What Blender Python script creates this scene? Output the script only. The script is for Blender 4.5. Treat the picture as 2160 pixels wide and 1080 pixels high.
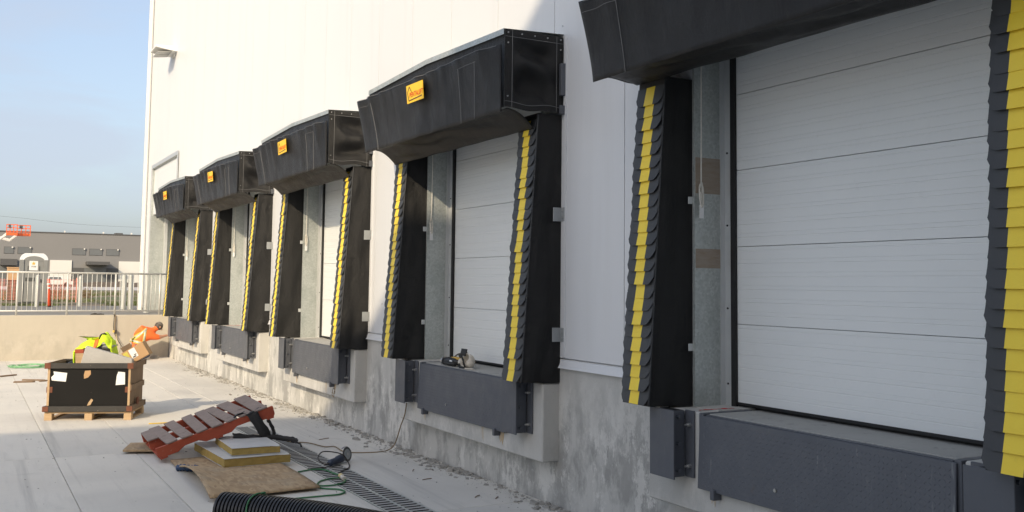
import bpy, bmesh, math, random
from mathutils import Vector, Matrix, noise
from mathutils.bvhtree import BVHTree
random.seed(7)
R = math.radians
for o in list(bpy.data.objects): bpy.data.objects.remove(o)
S = bpy.context.scene
C = S.collection

# ------------------------------------------------------------------ camera
F, PITCH, ROLL, YAW = 2086.6, 0.0749, -0.0114, 0.5041
cam = bpy.data.objects.new('camera', bpy.data.cameras.new('camera')); C.objects.link(cam)
fw = Vector((math.sin(YAW)*math.cos(PITCH), math.cos(YAW)*math.cos(PITCH), math.sin(PITCH)))
r0 = Vector((math.cos(YAW), -math.sin(YAW), 0)); u0 = r0.cross(fw)
rr = r0*math.cos(ROLL) - u0*math.sin(ROLL); uu = u0*math.cos(ROLL) + r0*math.sin(ROLL)
M = Matrix((rr, uu, -fw)).transposed().to_4x4(); M.translation = Vector((-5.2788, 0, 2.195))
cam.matrix_world = M
cam.data.sensor_width = 36; cam.data.lens = 36*F/2160; cam.data.shift_y = -(540-444.08)/2160
cam.data.clip_end = 6000; cam.data.clip_start = 0.05
S.camera = cam

# ------------------------------------------------------------------ sky, sun, exposure
SUN = Vector((1, .93, -.70)).normalized()
W = bpy.data.worlds.new('World'); S.world = W; W.use_nodes = True
nt = W.node_tree; nt.nodes.clear()
wo = nt.nodes.new('ShaderNodeOutputWorld'); bg = nt.nodes.new('ShaderNodeBackground')
sky = nt.nodes.new('ShaderNodeTexSky'); sky.sky_type = 'NISHITA'; sky.sun_disc = False
sky.sun_elevation = math.asin(-SUN.z); sky.sun_rotation = math.atan2(-SUN.x, -SUN.y)
sky.air_density = 1.0; sky.dust_density = 3.4; sky.ozone_density = 1.3
tc = nt.nodes.new('ShaderNodeTexCoord'); mp = nt.nodes.new('ShaderNodeMapping'); mp.inputs['Scale'].default_value = (1, 1, 3.2)
nz = nt.nodes.new('ShaderNodeTexNoise'); nz.inputs['Scale'].default_value = 3.6; nz.inputs['Detail'].default_value = 7; nz.inputs['Roughness'].default_value = .55
nz.inputs['Distortion'].default_value = .4
rp = nt.nodes.new('ShaderNodeValToRGB'); rp.color_ramp.elements[0].position = .45; rp.color_ramp.elements[1].position = .60
mx = nt.nodes.new('ShaderNodeMix'); mx.data_type = 'RGBA'; mx.blend_type = 'MIX'
mm = nt.nodes.new('ShaderNodeMath'); mm.operation = 'MULTIPLY_ADD'; mm.inputs[1].default_value = .34; mm.inputs[2].default_value = .42
L = nt.links.new
L(tc.outputs['Generated'], mp.inputs['Vector']); L(mp.outputs[0], nz.inputs['Vector']); L(nz.outputs['Fac'], rp.inputs['Fac'])
L(rp.outputs['Color'], mm.inputs[0]); L(mm.outputs[0], mx.inputs['Factor'])
L(sky.outputs[0], mx.inputs[6]); mx.inputs[7].default_value = (2.45, 2.7, 3.2, 1)      # thin cloud veil
L(mx.outputs[2], bg.inputs['Color']); bg.inputs['Strength'].default_value = .15
L(bg.outputs[0], wo.inputs['Surface'])
sl = bpy.data.lights.new('sun', 'SUN'); sl.energy = 2.5; sl.angle = R(.55); sl.color = (1, .82, .57)
so = bpy.data.objects.new('sun', sl); C.objects.link(so); so.rotation_euler = SUN.to_track_quat('-Z', 'Y').to_euler(); so.location = (-20, -20, 30)
S.view_settings.view_transform = 'Standard'; S.view_settings.look = 'None'; S.view_settings.gamma = 1
S.view_settings.exposure = 0.72
S.render.engine = 'CYCLES'

# ------------------------------------------------------------------ materials
MT = {}
class NB:
    def __init__(s, name):
        s.m = bpy.data.materials.new(name); s.m.use_nodes = True; s.t = s.m.node_tree
        s.b = s.t.nodes['Principled BSDF']; s._v = None; MT[name] = s.m
    def n(s, t, **k):
        x = s.t.nodes.new(t)
        for a, b in k.items(): setattr(x, a, b)
        return x
    def l(s, a, b): s.t.links.new(a, b)
    def vec(s):
        if s._v is None:
            tc = s.n('ShaderNodeTexCoord'); oi = s.n('ShaderNodeObjectInfo'); m = s.n('ShaderNodeVectorMath', operation='MULTIPLY_ADD')
            s.l(oi.outputs['Random'], m.inputs[0]); m.inputs[1].default_value = (41, 37, 29); s.l(tc.outputs['Object'], m.inputs[2]); s._v = m.outputs[0]
        return s._v
    def noise(s, scale=5, detail=5, rough=.55, stretch=None, dist=0, off=0):
        v = s.vec()
        if stretch or off:
            mp = s.n('ShaderNodeMapping'); mp.inputs['Scale'].default_value = stretch or (1, 1, 1); mp.inputs['Location'].default_value = (off, off*.7, off*.3)
            s.l(v, mp.inputs['Vector']); v = mp.outputs[0]
        x = s.n('ShaderNodeTexNoise'); x.inputs['Scale'].default_value = scale; x.inputs['Detail'].default_value = detail
        x.inputs['Roughness'].default_value = rough; x.inputs['Distortion'].default_value = dist; s.l(v, x.inputs['Vector']); return x.outputs['Fac']
    def vor(s, scale, stretch=None, feature='F1', out='Distance'):
        v = s.vec()
        if stretch:
            mp = s.n('ShaderNodeMapping'); mp.inputs['Scale'].default_value = stretch; s.l(v, mp.inputs['Vector']); v = mp.outputs[0]
        x = s.n('ShaderNodeTexVoronoi', feature=feature); x.inputs['Scale'].default_value = scale; s.l(v, x.inputs['Vector']); return x.outputs[out]
    def wave(s, scale, axis='Y', dist=0, detail=0):
        x = s.n('ShaderNodeTexWave', bands_direction=axis); x.inputs['Scale'].default_value = scale; x.inputs['Distortion'].default_value = dist; x.inputs['Detail'].default_value = detail
        tc = s.n('ShaderNodeTexCoord'); s.l(tc.outputs['Object'], x.inputs['Vector']); return x.outputs['Fac']
    def ramp(s, f, *st):
        x = s.n('ShaderNodeValToRGB'); e = x.color_ramp.elements
        while len(e) < len(st): e.new(.5)
        for i, (p, c) in enumerate(st):
            e[i].position = p; e[i].color = (c, c, c, 1) if isinstance(c, (int, float)) else (*c, 1)
        s.l(f, x.inputs['Fac']); return x.outputs['Color']
    def mix(s, f, a, b, mode='MIX'):
        x = s.n('ShaderNodeMix', data_type='RGBA', blend_type=mode)
        for i, v in ((0, f), (6, a), (7, b)):
            if hasattr(v, 'links'): s.l(v, x.inputs[i])
            elif isinstance(v, (int, float)): x.inputs[i].default_value = v
            else: x.inputs[i].default_value = (*v, 1)
        return x.outputs[2]
    def set(s, col=None, rough=None, metal=0, bump=None, bs=.3, bd=.01, spec=None):
        if col is not None:
            if hasattr(col, 'links'): s.l(col, s.b.inputs['Base Color'])
            else: s.b.inputs['Base Color'].default_value = (*col, 1)
        if rough is not None:
            if hasattr(rough, 'links'): s.l(rough, s.b.inputs['Roughness'])
            else: s.b.inputs['Roughness'].default_value = rough
        s.b.inputs['Metallic'].default_value = metal
        if spec is not None: s.b.inputs['Specular IOR Level'].default_value = spec
        if bump is not None:
            x = s.n('ShaderNodeBump'); x.inputs['Strength'].default_value = bs; x.inputs['Distance'].default_value = bd
            s.l(bump, x.inputs['Height']); s.l(x.outputs[0], s.b.inputs['Normal'])
        return s.m
def simple(name, c, rough=.6, metal=0, var=.25, scale=6, bump=.15, bscale=60, spec=None):
    b = NB(name); d = tuple(v*(1-var) for v in c); l = tuple(min(1, v*(1+var*.6)) for v in c)
    col = b.mix(b.noise(scale), d, l)
    return b.set(col, rough, metal, b.noise(bscale, 3), bump, .004, spec)

# yard concrete: broomed, dusty, stained
b = NB('yard_concrete')
c = b.mix(b.noise(.9, 8, .6), (.58, .555, .505), (.71, .69, .635))
c = b.mix(b.ramp(b.noise(.35, 4, .5, None, .6, 3), (.45, 0), (.7, .55)), c, (.46, .45, .425))
c = b.mix(b.ramp(b.noise(9, 6, .7, (1, .12, 1)), (.52, 0), (.75, .28)), c, (.40, .39, .37))
c = b.mix(b.ramp(b.noise(1.6, 8, .7, (2.2, .05, 1), .5, 21), (.56, 0), (.70, .5)), c, (.36, .35, .33))
c = b.mix(b.ramp(b.noise(1.1, 10, .78, None, 1.0, 33), (.60, 0), (.70, .55)), c, (.40, .385, .355))
c = b.mix(b.ramp(b.vor(1.3), (.0, .75), (.035, 0)), c, (.22, .21, .20))
c = b.mix(b.ramp(b.noise(45, 4, .7), (.62, 0), (.75, .5)), c, (.28, .27, .25))
c = b.mix(b.ramp(b.noise(2.2, 9, .75, None, 1.2, 9), (.60, 0), (.74, .45)), c, (.74, .72, .68))
h = b.mix(.5, b.noise(120, 3, .6, (1, .06, 1)), b.noise(60, 6, .7))
b.set(c, .86, 0, h, .35, .006)
# cast foundation wall: streaks, pits, efflorescence
def cast(name, lo, hi, streak, pale, ztop):
    b = NB(name)
    tc = b.n('ShaderNodeTexCoord'); sx = b.n('ShaderNodeSeparateXYZ'); b.l(tc.outputs['Object'], sx.inputs[0])
    wob = b.n('ShaderNodeMath', operation='MULTIPLY_ADD'); b.l(b.noise(1.6, 4, .6, None, 0, 13), wob.inputs[0]); wob.inputs[1].default_value = -1.1; b.l(sx.outputs['Z'], wob.inputs[2])
    low = b.ramp(wob.outputs[0], (max(.001, ztop-1.0), 1), (max(.01, ztop-.45), .12))      # splash zone with a ragged upper edge
    c = b.mix(b.noise(1.1, 7, .6), lo, hi)
    c = b.mix(b.ramp(b.noise(3.2, 6, .65, (1, 1, .10), 0), (.50, 0), (.74, streak*.6)), c, tuple(v*.68 for v in lo))
    def masked(f, st): 
        m = b.mix(1.0, f, low, 'MULTIPLY'); return b.mix(1.0, m, (st, st, st), 'MULTIPLY')
    c = b.mix(masked(b.ramp(b.noise(2.0, 10, .70, (1, 1, .5), 0, 2), (.47, 0), (.57, 1)), streak), c, tuple(v*.48 for v in lo))
    c = b.mix(masked(b.ramp(b.noise(2.8, 13, .80, (1, 1, .55), 0, 5), (.53, 0), (.565, 1)), pale), c, (.68, .67, .635))
    c = b.mix(b.ramp(b.noise(2.0, 5, .6, None, .3, 11), (.55, 0), (.72, .4)), c, tuple(v*.75 for v in hi))
    c = b.mix(b.ramp(b.vor(15), (.0, .9), (.075, 0)), c, (.15, .145, .135))
    c = b.mix(b.ramp(b.noise(60, 3, .6), (.6, 0), (.8, .35)), c, tuple(v*.6 for v in lo))
    h = b.mix(.4, b.noise(30, 7, .7), b.noise(5, 4, .6, (1, 1, .2)))
    return b.set(c, .85, 0, h, .4, .01)
cast('foundation_concrete', (.42, .42, .40), (.57, .56, .53), .62, .62, 1.25)
cast('pier_concrete', (.46, .455, .43), (.56, .55, .52), .3, .3, .9)
cast('retaining_concrete', (.43, .395, .33), (.52, .48, .40), .2, .1, .6)
# white insulated wall panel with micro ribs
b = NB('white_panel')
c = b.mix(b.noise(.7, 4), (.655, .672, .69), (.70, .71, .72)); c = b.mix(b.ramp(b.noise(3, 6, .6, (1, 1, .08)), (.55, 0), (.8, .22)), c, (.5, .5, .48))
b.set(c, .42, 0, b.wave(9.5, 'Y'), .10, .004)
b = NB('door_white'); c = b.mix(b.noise(2, 5), (.74, .768, .765), (.79, .81, .805)); c = b.mix(b.ramp(b.noise(9, 6, .7), (.62, 0), (.8, .18)), c, (.5, .5, .49))
b.set(c, .38, 0, b.noise(150, 3), .12, .002)
# black coated fabric
b = NB('black_vinyl'); c = b.mix(b.noise(3, 5), (.010, .010, .0105), (.017, .017, .017)); c = b.mix(b.ramp(b.noise(5, 6, .7, None, .5, 4), (.55, 0), (.8, .18)), c, (.06, .057, .053))
h = b.mix(.25, b.noise(4.5, 3, .5, (1, 1.4, .7), .8), b.noise(350, 2))
b.set(c, b.ramp(b.noise(4, 4), (.3, .30), (.7, .46)), 0, h, .55, .05, .30)
b = NB('pad_foam_vinyl'); c = b.mix(b.noise(3, 5), (.012, .012, .013), (.02, .02, .02)); b.set(c, .6, 0, b.mix(.2, b.noise(3, 3, .5), b.noise(300, 2)), .35, .04, .3)
simple('pleat_black', (.044, .046, .049), .55, 0, .2, 8, .2, 300)
b = NB('pleat_yellow'); c = b.mix(b.noise(7, 5), (.88, .62, .03), (.92, .70, .06)); c = b.mix(b.ramp(b.noise(22, 6, .7), (.6, 0), (.8, .35)), c, (.5, .34, .06)); b.set(c, .5, 0, b.noise(80, 3), .2, .004)
b = NB('galvanised'); v = b.vor(55, None, 'F1', 'Color'); g = b.n('ShaderNodeRGBToBW'); b.l(v, g.inputs[0])
c = b.mix(g.outputs[0], (.40, .43, .415), (.56, .59, .575)); c = b.mix(b.ramp(b.noise(2.5, 7, .7), (.5, 0), (.72, .55)), c, (.28, .315, .30))
c = b.mix(b.ramp(b.noise(7, 8, .8, (1, 1, 2.2), .5, 6), (.62, 0), (.72, .6)), c, (.14, .15, .145))
b.set(c, b.ramp(b.noise(9, 4), (.3, .38), (.7, .6)), .55, b.noise(40, 4), .06, .003)
b = NB('galvanised_clean'); c = b.mix(b.noise(8, 4), (.55, .57, .57), (.68, .69, .69)); b.set(c, .42, .6, b.noise(60, 3), .05, .002)
b = NB('dock_steel'); c = b.mix(b.noise(4, 7, .65), (.082, .089, .104), (.114, .122, .140)); c = b.mix(b.ramp(b.noise(7, 8, .75, (1, 1, .6), .6, 3), (.6, 0), (.78, .35)), c, (.2, .205, .21)); c = b.mix(b.ramp(b.noise(3, 6, .7, None, .5, 8), (.64, 0), (.74, .5)), c, (.12, .095, .07))
c = b.mix(b.ramp(b.noise(14, 5, .7, (1, 1, .12), 1.5, 15), (.64, 0), (.70, .6)), c, (.24, .245, .25)); c = b.mix(b.ramp(b.noise(11, 8, .8, (1, .5, 1), .3, 19), (.66, 0), (.72, .8)), c, (.19, .11, .06))
b.set(c, b.ramp(b.noise(6, 5), (.3, .42), (.7, .62)), .15, b.noise(50, 4), .12, .003)
b = NB('dusty_deck'); c = b.mix(b.noise(3, 7, .65), (.30, .30, .285), (.42, .415, .39)); c = b.mix(b.ramp(b.noise(9, 8, .7), (.56, 0), (.7, .7)), c, (.15, .15, .15)); b.set(c, .8, 0, b.noise(60, 5), .3, .004)
simple('rubber', (.018, .018, .019), .75); simple('bolt_steel', (.5, .5, .49), .35, .8)
b = NB('rust_brown'); c = b.mix(b.noise(8, 7, .7, (1, 1, 6)), (.25, .165, .09), (.42, .39, .35)); b.set(c, .7, .2, b.noise(40), .1, .003); simple('rust_iron', (.17, .06, .03), .8, 0, .5, 18)
simple('thread_white', (.26, .26, .26), .8); simple('rope_white', (.66, .64, .58), .85, 0, .2, 60)
simple('logo_yellow', (.88, .56, .02), .45, 0, .06, 10, .1); simple('logo_red', (.62, .06, .01), .5, 0, .1); simple('logo_brown', (.10, .035, .008), .5, 0, .1)
simple('paper', (.76, .77, .77), .7, 0, .1, 12); simple('print_ink', (.03, .03, .03), .6)
b = NB('wood_raw'); c = b.mix(b.noise(6, 6, .6, (.5, 6, 6)), (.36, .24, .13), (.55, .40, .24)); b.set(c, .8, 0, b.noise(30, 5, .6, (.4, 6, 6)), .3, .004)
b = NB('wood_weathered_red'); c = b.mix(b.noise(5, 7, .65, (1, 1, 1)), (.20, .155, .135), (.31, .25, .225)); c = b.mix(b.ramp(b.noise(16, 8, .75), (.55, 0), (.68, .7)), c, (.36, .31, .28)); c = b.mix(b.ramp(b.noise(4, 5, .7, None, 0, 5), (.60, 0), (.7, .7)), c, (.10, .06, .05)); b.set(c, .85, 0, b.noise(40, 5, .65, (1, 5, 5)), .4, .006)
b = NB('wood_painted_red'); c = b.mix(b.noise(4, 7, .65), (.30, .05, .022), (.40, .085, .04)); c = b.mix(b.ramp(b.noise(9, 9, .8, (1, 1, 2)), (.57, 0), (.66, .75)), c, (.13, .06, .045)); c = b.mix(b.ramp(b.noise(20, 6, .7, None, 0, 3), (.66, 0), (.74, .7)), c, (.45, .36, .29)); b.set(c, .7, 0, b.noise(30, 6, .7, (1, 4, 4)), .4, .006)
b = NB('osb'); v = b.vor(30, (1, .35, 1), 'F1', 'Color'); g = b.n('ShaderNodeRGBToBW'); b.l(v, g.inputs[0]); c = b.mix(g.outputs[0], (.29, .195, .11), (.50, .37, .225)); c = b.mix(b.ramp(b.noise(3, 7, .7), (.5, 0), (.72, .6)), c, (.34, .29, .22)); c = b.mix(b.ramp(b.noise(30, 5, .7), (.6, 0), (.75, .5)), c, (.15, .09, .045)); b.set(c, .85, 0, g.outputs[0], .3, .003)
simple('foam_yellow', (.40, .29, .09), .95, 0, .35, 14, .6, 90); simple('scratched_white', (.60, .62, .63), .4, 0, .22, 5, .2)
b = NB('crate_black'); c = b.mix(b.noise(3, 6), (.007, .007, .007), (.013, .0125, .012)); c = b.mix(b.ramp(b.noise(13, 6, .75, None, .3, 2), (.685, 0), (.70, 1)), c, (.45, .38, .28)); b.set(c, .75, 0, b.noise(60, 4), .2, .003, .2)
b = NB('crate_rim'); c = b.mix(b.noise(5, 6), (.02, .019, .018), (.045, .042, .038)); c = b.mix(b.ramp(b.noise(16, 6, .75, None, .3, 2), (.63, 0), (.67, .9)), c, (.42, .35, .26)); b.set(c, .65, 0, b.noise(60, 4), .2, .003)
simple('crate_brown', (.20, .135, .085), .8, 0, .35, 5)
simple('cardboard', (.46, .29, .15), .85, 0, .12, 4); simple('label_yellow', (.62, .55, .10), .7)
b = NB('rough_slab'); c = b.mix(b.noise(5, 7, .7), (.37, .365, .35), (.47, .46, .44)); c = b.mix(b.ramp(b.vor(22), (.05, .8), (.16, 0)), c, (.2, .195, .185)); b.set(c, .9, 0, b.noise(30, 7, .75), .6, .01)
simple('hi_vis_lime', (.62, .86, .03), .7, 0, .15, 9); simple('hi_vis_orange', (.93, .17, .035), .75, 0, .12, 9); simple('reflective_silver', (.52, .53, .5), .4, .2, .15)
simple('denim', (.03, .05, .10), .85); simple('skin', (.48, .25, .17), .55, 0, .12); simple('hair_dark', (.075, .062, .052), .6, 0, .5, 40); simple('cap_grey', (.17, .15, .13), .8, 0, .3, 20); simple('boot_black', (.02, .018, .016), .6)
simple('plastic_black', (.016, .016, .018), .38, 0, .2, 5, .1); simple('webbing_black', (.014, .014, .015), .6, 0, .3, 20, .4, 120)
simple('cord_green', (.045, .18, .07), .5); simple('cord_yellow', (.42, .27, .06), .5, 0, .3, 20); simple('cord_dark', (.05, .045, .04), .6); simple('plug_cream', (.75, .60, .28), .5); simple('cord_brown', (.21, .15, .075), .55, 0, .25, 15)
simple('rope_green', (.22, .48, .25), .8); simple('tool_blue', (.035, .05, .085), .5, 0, .3, 12, .3, 90); simple('tool_metal', (.3, .3, .31), .4, .8, .3); simple('disc_grey', (.10, .10, .10), .7)
simple('strap_yellow', (.72, .5, .09), .7); simple('mask_cream', (.62, .57, .49), .6, 0, .15); simple('tool_yellow', (.68, .42, .08), .5)
simple('bottle_blue', (.03, .07, .16), .2, 0, .4, 30); simple('red_plastic', (.5, .03, .025), .6)
simple('railing_galv', (.60, .605, .58), .5, .3, .15, 6, .05); simple('bollard_galv', (.50, .52, .50), .5, .45, .2, 6, .05)
simple('potty_grey', (.22, .23, .23), .55, 0, .15); simple('potty_dark', (.07, .075, .075), .6); simple('potty_white', (.74, .77, .80), .45, 0, .08); simple('star_gold', (.68, .42, .08), .5)
simple('delineator_orange', (.85, .12, .05), .5); simple('fence_orange', (.80, .30, .24), .6); simple('lift_orange', (.82, .15, .04), .5)
b = NB('hall_grey'); c = b.mix(b.noise(.12, 4), (.19, .19, .192), (.22, .22, .22)); b.set(c, .7, 0, b.wave(.9, 'X'), .1, .02)
simple('hall_window', (.15, .16, .165), .25, 0, .2, .5); simple('hall_white', (.66, .655, .63), .6, 0, .06, .4); simple('hall_dark', (.085, .086, .088), .6)  # window and dark trim colours lightened to paint in distance haze
simple('plywood_tan', (.56, .36, .20), .8)
b = NB('asphalt'); c = b.mix(b.noise(.6, 7), (.16, .155, .145), (.25, .24, .22)); b.set(c, .9, 0, b.noise(30, 5), .4, .01)
b = NB('field_earth'); c = b.mix(b.noise(.25, 7, .65), (.17, .125, .085), (.28, .21, .145)); c = b.mix(b.ramp(b.noise(.13, 5, .6, None, .5, 7), (.47, 0), (.60, .85)), c, (.085, .115, .035)); b.set(c, .95, 0, b.noise(3, 6), .6, .1)
b = NB('pale_road'); c = b.mix(b.noise(.2, 6), (.44, .41, .38), (.54, .50, .47)); b.set(c, .9)
simple('dirt', (.13, .10, .075), .95, 0, .4, .4, .6, 2); simple('grass_blade', (.10, .13, .035), .8, 0, .5, 2); simple('dry_weed', (.22, .15, .08), .9, 0, .4, 3)
simple('rubble', (.31, .30, .275), .95, 0, .35, 6, .5, 60); simple('wood_scrap', (.22, .15, .095), .9, 0, .3, 8)
simple('base_ground', (.26, .24, .21), .95, 0, .3, .2); simple('bracket_grey', (.40, .42, .43), .5, .4, .3, 10)
simple('lamp_white', (.82, .82, .80), .4, 0, .04); simple('lamp_glass', (.30, .30, .28), .3, 0, .1); simple('seal_black', (.012, .012, .013), .6)
simple('dust_grey', (.22, .20, .18), .95)

# ------------------------------------------------------------------ mesh helpers
class MB:
    def __init__(s): s.v = []; s.f = []; s.mi = []
    def add(s, vs, fs, mat=0):
        o = len(s.v); s.v += [tuple(v) for v in vs]; s.f += [tuple(i+o for i in f) for f in fs]; s.mi += [mat]*len(fs); return s
    def box(s, x0, x1, y0, y1, z0, z1, mat=0, T=None):
        vs = [Vector((x, y, z)) for x in (x0, x1) for y in (y0, y1) for z in (z0, z1)]
        if T is not None: vs = [T @ v for v in vs]
        return s.add(vs, [(0, 1, 3, 2), (4, 6, 7, 5), (0, 4, 5, 1), (2, 3, 7, 6), (0, 2, 6, 4), (1, 5, 7, 3)], mat)
    def grid(s, fn, nu, nv, mat=0, flip=False, closeu=False):
        vs = [fn(i/nu, j/nv) for i in range(nu + (0 if closeu else 1)) for j in range(nv+1)]; fs = []
        n = nu if closeu else nu+1
        for i in range(nu):
            for j in range(nv):
                a, b_ = i*(nv+1)+j, ((i+1) % n)*(nv+1)+j
                q = (a, b_, b_+1, a+1); fs.append(q[::-1] if flip else q)
        if callable(mat):
            o = len(s.v); s.v += [tuple(v) for v in vs]; s.f += [tuple(i+o for i in f) for f in fs]
            s.mi += [mat((k//nv)/nu, (k % nv)/nv) for k in range(len(fs))]; return s
        return s.add(vs, fs, mat)
    def prism(s, poly, ax, a, b_, mat=0, T=None):      # poly of 2D points extruded along axis ax
        def P(p, t):
            v = Vector((t, p[0], p[1])) if ax == 'x' else Vector((p[0], t, p[1])) if ax == 'y' else Vector((p[0], p[1], t))
            return T @ v if T is not None else v
        n = len(poly); vs = [P(p, a) for p in poly] + [P(p, b_) for p in poly]
        return s.add(vs, [tuple(range(n)), tuple(range(2*n-1, n-1, -1))] + [(i, i+n, (i+1) % n+n, (i+1) % n) for i in range(n)], mat)
    def tube(s, pts, r, n=8, mat=0, caps=True):
        pts = [Vector(p) for p in pts]; rings = []; up = Vector((.13, .21, .97)).normalized(); rs = r if isinstance(r, (list, tuple)) else [r]*len(pts)
        for i, p in enumerate(pts):
            t = (pts[min(i+1, len(pts)-1)] - pts[max(i-1, 0)]).normalized()
            a = t.cross(up)
            if a.length < .05: a = t.cross(Vector((1, 0, 0)))
            a.normalize(); b_ = t.cross(a)
            rings.append([p + (a*math.cos(k*2*math.pi/n) + b_*math.sin(k*2*math.pi/n))*rs[i] for k in range(n)])
        vs = [v for g in rings for v in g]; fs = []
        for i in range(len(pts)-1):
            for k in range(n): fs.append((i*n+k, (i+1)*n+k, (i+1)*n+(k+1) % n, i*n+(k+1) % n))
        if caps: fs += [tuple(range(n)), tuple(range((len(pts)-1)*n+n-1, (len(pts)-1)*n-1, -1))]
        return s.add(vs, fs, mat)
    def cyl(s, p, q, r, n=12, mat=0): return s.tube([p, q], r, n, mat)
    def build(s, name, mats, parent=None, smooth=False, bevel=0, kind=None, loc=None, solid=0):
        me = bpy.data.meshes.new(name)
        me.from_pydata(s.v, [], s.f)
        for m in (mats if isinstance(mats, (list, tuple)) else [mats]): me.materials.append(MT[m])
        me.polygons.foreach_set('material_index', s.mi)
        bm = bmesh.new(); bm.from_mesh(me)
        bmesh.ops.recalc_face_normals(bm, faces=bm.faces)
        if bevel: bmesh.ops.bevel(bm, geom=[e for e in bm.edges if len(e.link_faces) == 2 and e.calc_face_angle(0) > .5], offset=bevel, segments=1, affect='EDGES', clamp_overlap=True)
        if solid: bmesh.ops.solidify(bm, geom=bm.faces[:], thickness=solid)
        bm.to_mesh(me); bm.free()
        if smooth: me.polygons.foreach_set('use_smooth', [True]*len(me.polygons))
        return link(name, me, parent, kind, loc)
def link(name, me, parent=None, kind=None, loc=None):
    o = bpy.data.objects.new(name, me); C.objects.link(o)
    if parent is not None: o.parent = parent
    if kind: o['kind'] = kind
    if loc is not None: o.location = loc
    return o
def thing(name, label, cat, loc=(0, 0, 0), group=None, rz=0):
    o = bpy.data.objects.new(name, None); o.empty_display_size = .2; C.objects.link(o); o.location = loc; o.rotation_euler = (0, 0, rz)
    return tag(o, label, cat, group)
def tag(o, label, cat, group=None):
    o['label'] = label; o['category'] = cat
    if group: o['group'] = group
    return o
def copy(o, parent=None, loc=None):
    c = o.copy(); C.objects.link(c); c.parent = parent
    if loc is not None: c.location = loc
    for ch in o.children: copy(ch, c)
    return c
def spline(pts, n=8):
    pts = [Vector(p) for p in pts]; P = [pts[0]*2-pts[1]] + pts + [pts[-1]*2-pts[-2]]; out = []
    for i in range(1, len(P)-2):
        a, b_, c_, d = P[i-1], P[i], P[i+1], P[i+2]
        for k in range(n):
            t = k/n; out.append(.5*((2*b_) + (c_-a)*t + (2*a-5*b_+4*c_-d)*t*t + (3*b_-a-3*c_+d)*t**3))
    out.append(pts[-1]); return out
def N3(x, y, z): return noise.noise(Vector((x, y, z)))
def box(name, m, parent, *a, bevel=.004, T=None): return MB().box(*a, T=T).build(name, m, parent, bevel=bevel)

# ------------------------------------------------------------------ setting
g = MB().add([(-2500, -2500, -.3), (2500, -2500, -.3), (2500, 3500, -.3), (-2500, 3500, -.3)], [(0, 1, 2, 3)]).build('ground', 'base_ground'); g['kind'] = 'structure'
yard = MB().box(-30, 0, -12, 30.2, -.28, -.2).build('yard', 'base_ground'); yard['kind'] = 'structure'
# poured slabs with tooled joints; the trench drain runs between X -1.62 and -1.18
xs = [-30, -22, -14, -9.2, -6.7, -4.2, -3.25]
ys = [-12, -5.5, -.5, 4.3, 8.9, 13.6, 18.3, 23.2, 30.2]
gap = .0035
def slab(x0, x1, y0, y1):
    dz = random.uniform(-.0012, .0012)
    MB().box(x0+gap, x1-gap, y0+gap, y1-gap, -.2, dz).build('slab', 'yard_concrete', yard, bevel=.004)
slab(-1.62, -1.18, 15.3, 23.2); slab(-1.62, -1.18, 23.2, 30.2)
for j in range(len(ys)-1):
    for i in range(len(xs)-1): slab(xs[i], xs[i+1], ys[j], ys[j+1])
    slab(-3.25, -1.62, ys[j], ys[j+1]); slab(-1.18, .0, ys[j], ys[j+1])
# trench drain
td = thing('trench_drain', 'slotted metal trench drain running along the dock wall', 'drain', (-1.4, 18, 0))
MB().box(-.21, .21, -18-8, -2.7, -.19, -.15).build('channel', 'seal_black', td)
m = MB()
for xa, xb in ((-.214, -.196), (-.012, .012), (.196, .214)): m.box(xa, xb, -26, -2.7, -.15, .003)
m.build('frame', 'bollard_galv', td)
m = MB(); y = -26.0
while y < -2.75:
    for xa, xb in ((-.196, -.012), (.012, .196)):
        m.box(xa, xb, y, y+.056, -.03, .001); m.mi[-6:-1] = [1]*5
    y += .10
m.build('grating', ['dusty_deck', 'seal_black'], td, kind='stuff')

up = MB().box(-900, 900, 30.45, 2400, -2, 1.2).build('upper_ground', 'field_earth'); up['kind'] = 'structure'
MB().add([(-60, 30.45, 1.206), (60, 30.45, 1.206), (60, 41.2, 1.206), (-60, 41.2, 1.206)], [(0, 1, 2, 3)]).build('access_road', 'asphalt')['kind'] = 'structure'
MB().add([(-400, 104, 1.21), (400, 104, 1.21), (400, 152, 1.21), (-400, 152, 1.21)], [(0, 1, 2, 3)]).build('far_road', 'pale_road')['kind'] = 'structure'
def berm(u, v):
    x = -60+u*160; t = math.sin(v*math.pi)
    return (x, 158+v*9, 1.19+t*(.75+.35*N3(x*.15, 0, 3)+.25*N3(x*.6, v*2, 7)))
MB().grid(berm, 160, 6).build('dirt_mound', 'dirt', smooth=True)['kind'] = 'structure'

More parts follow.
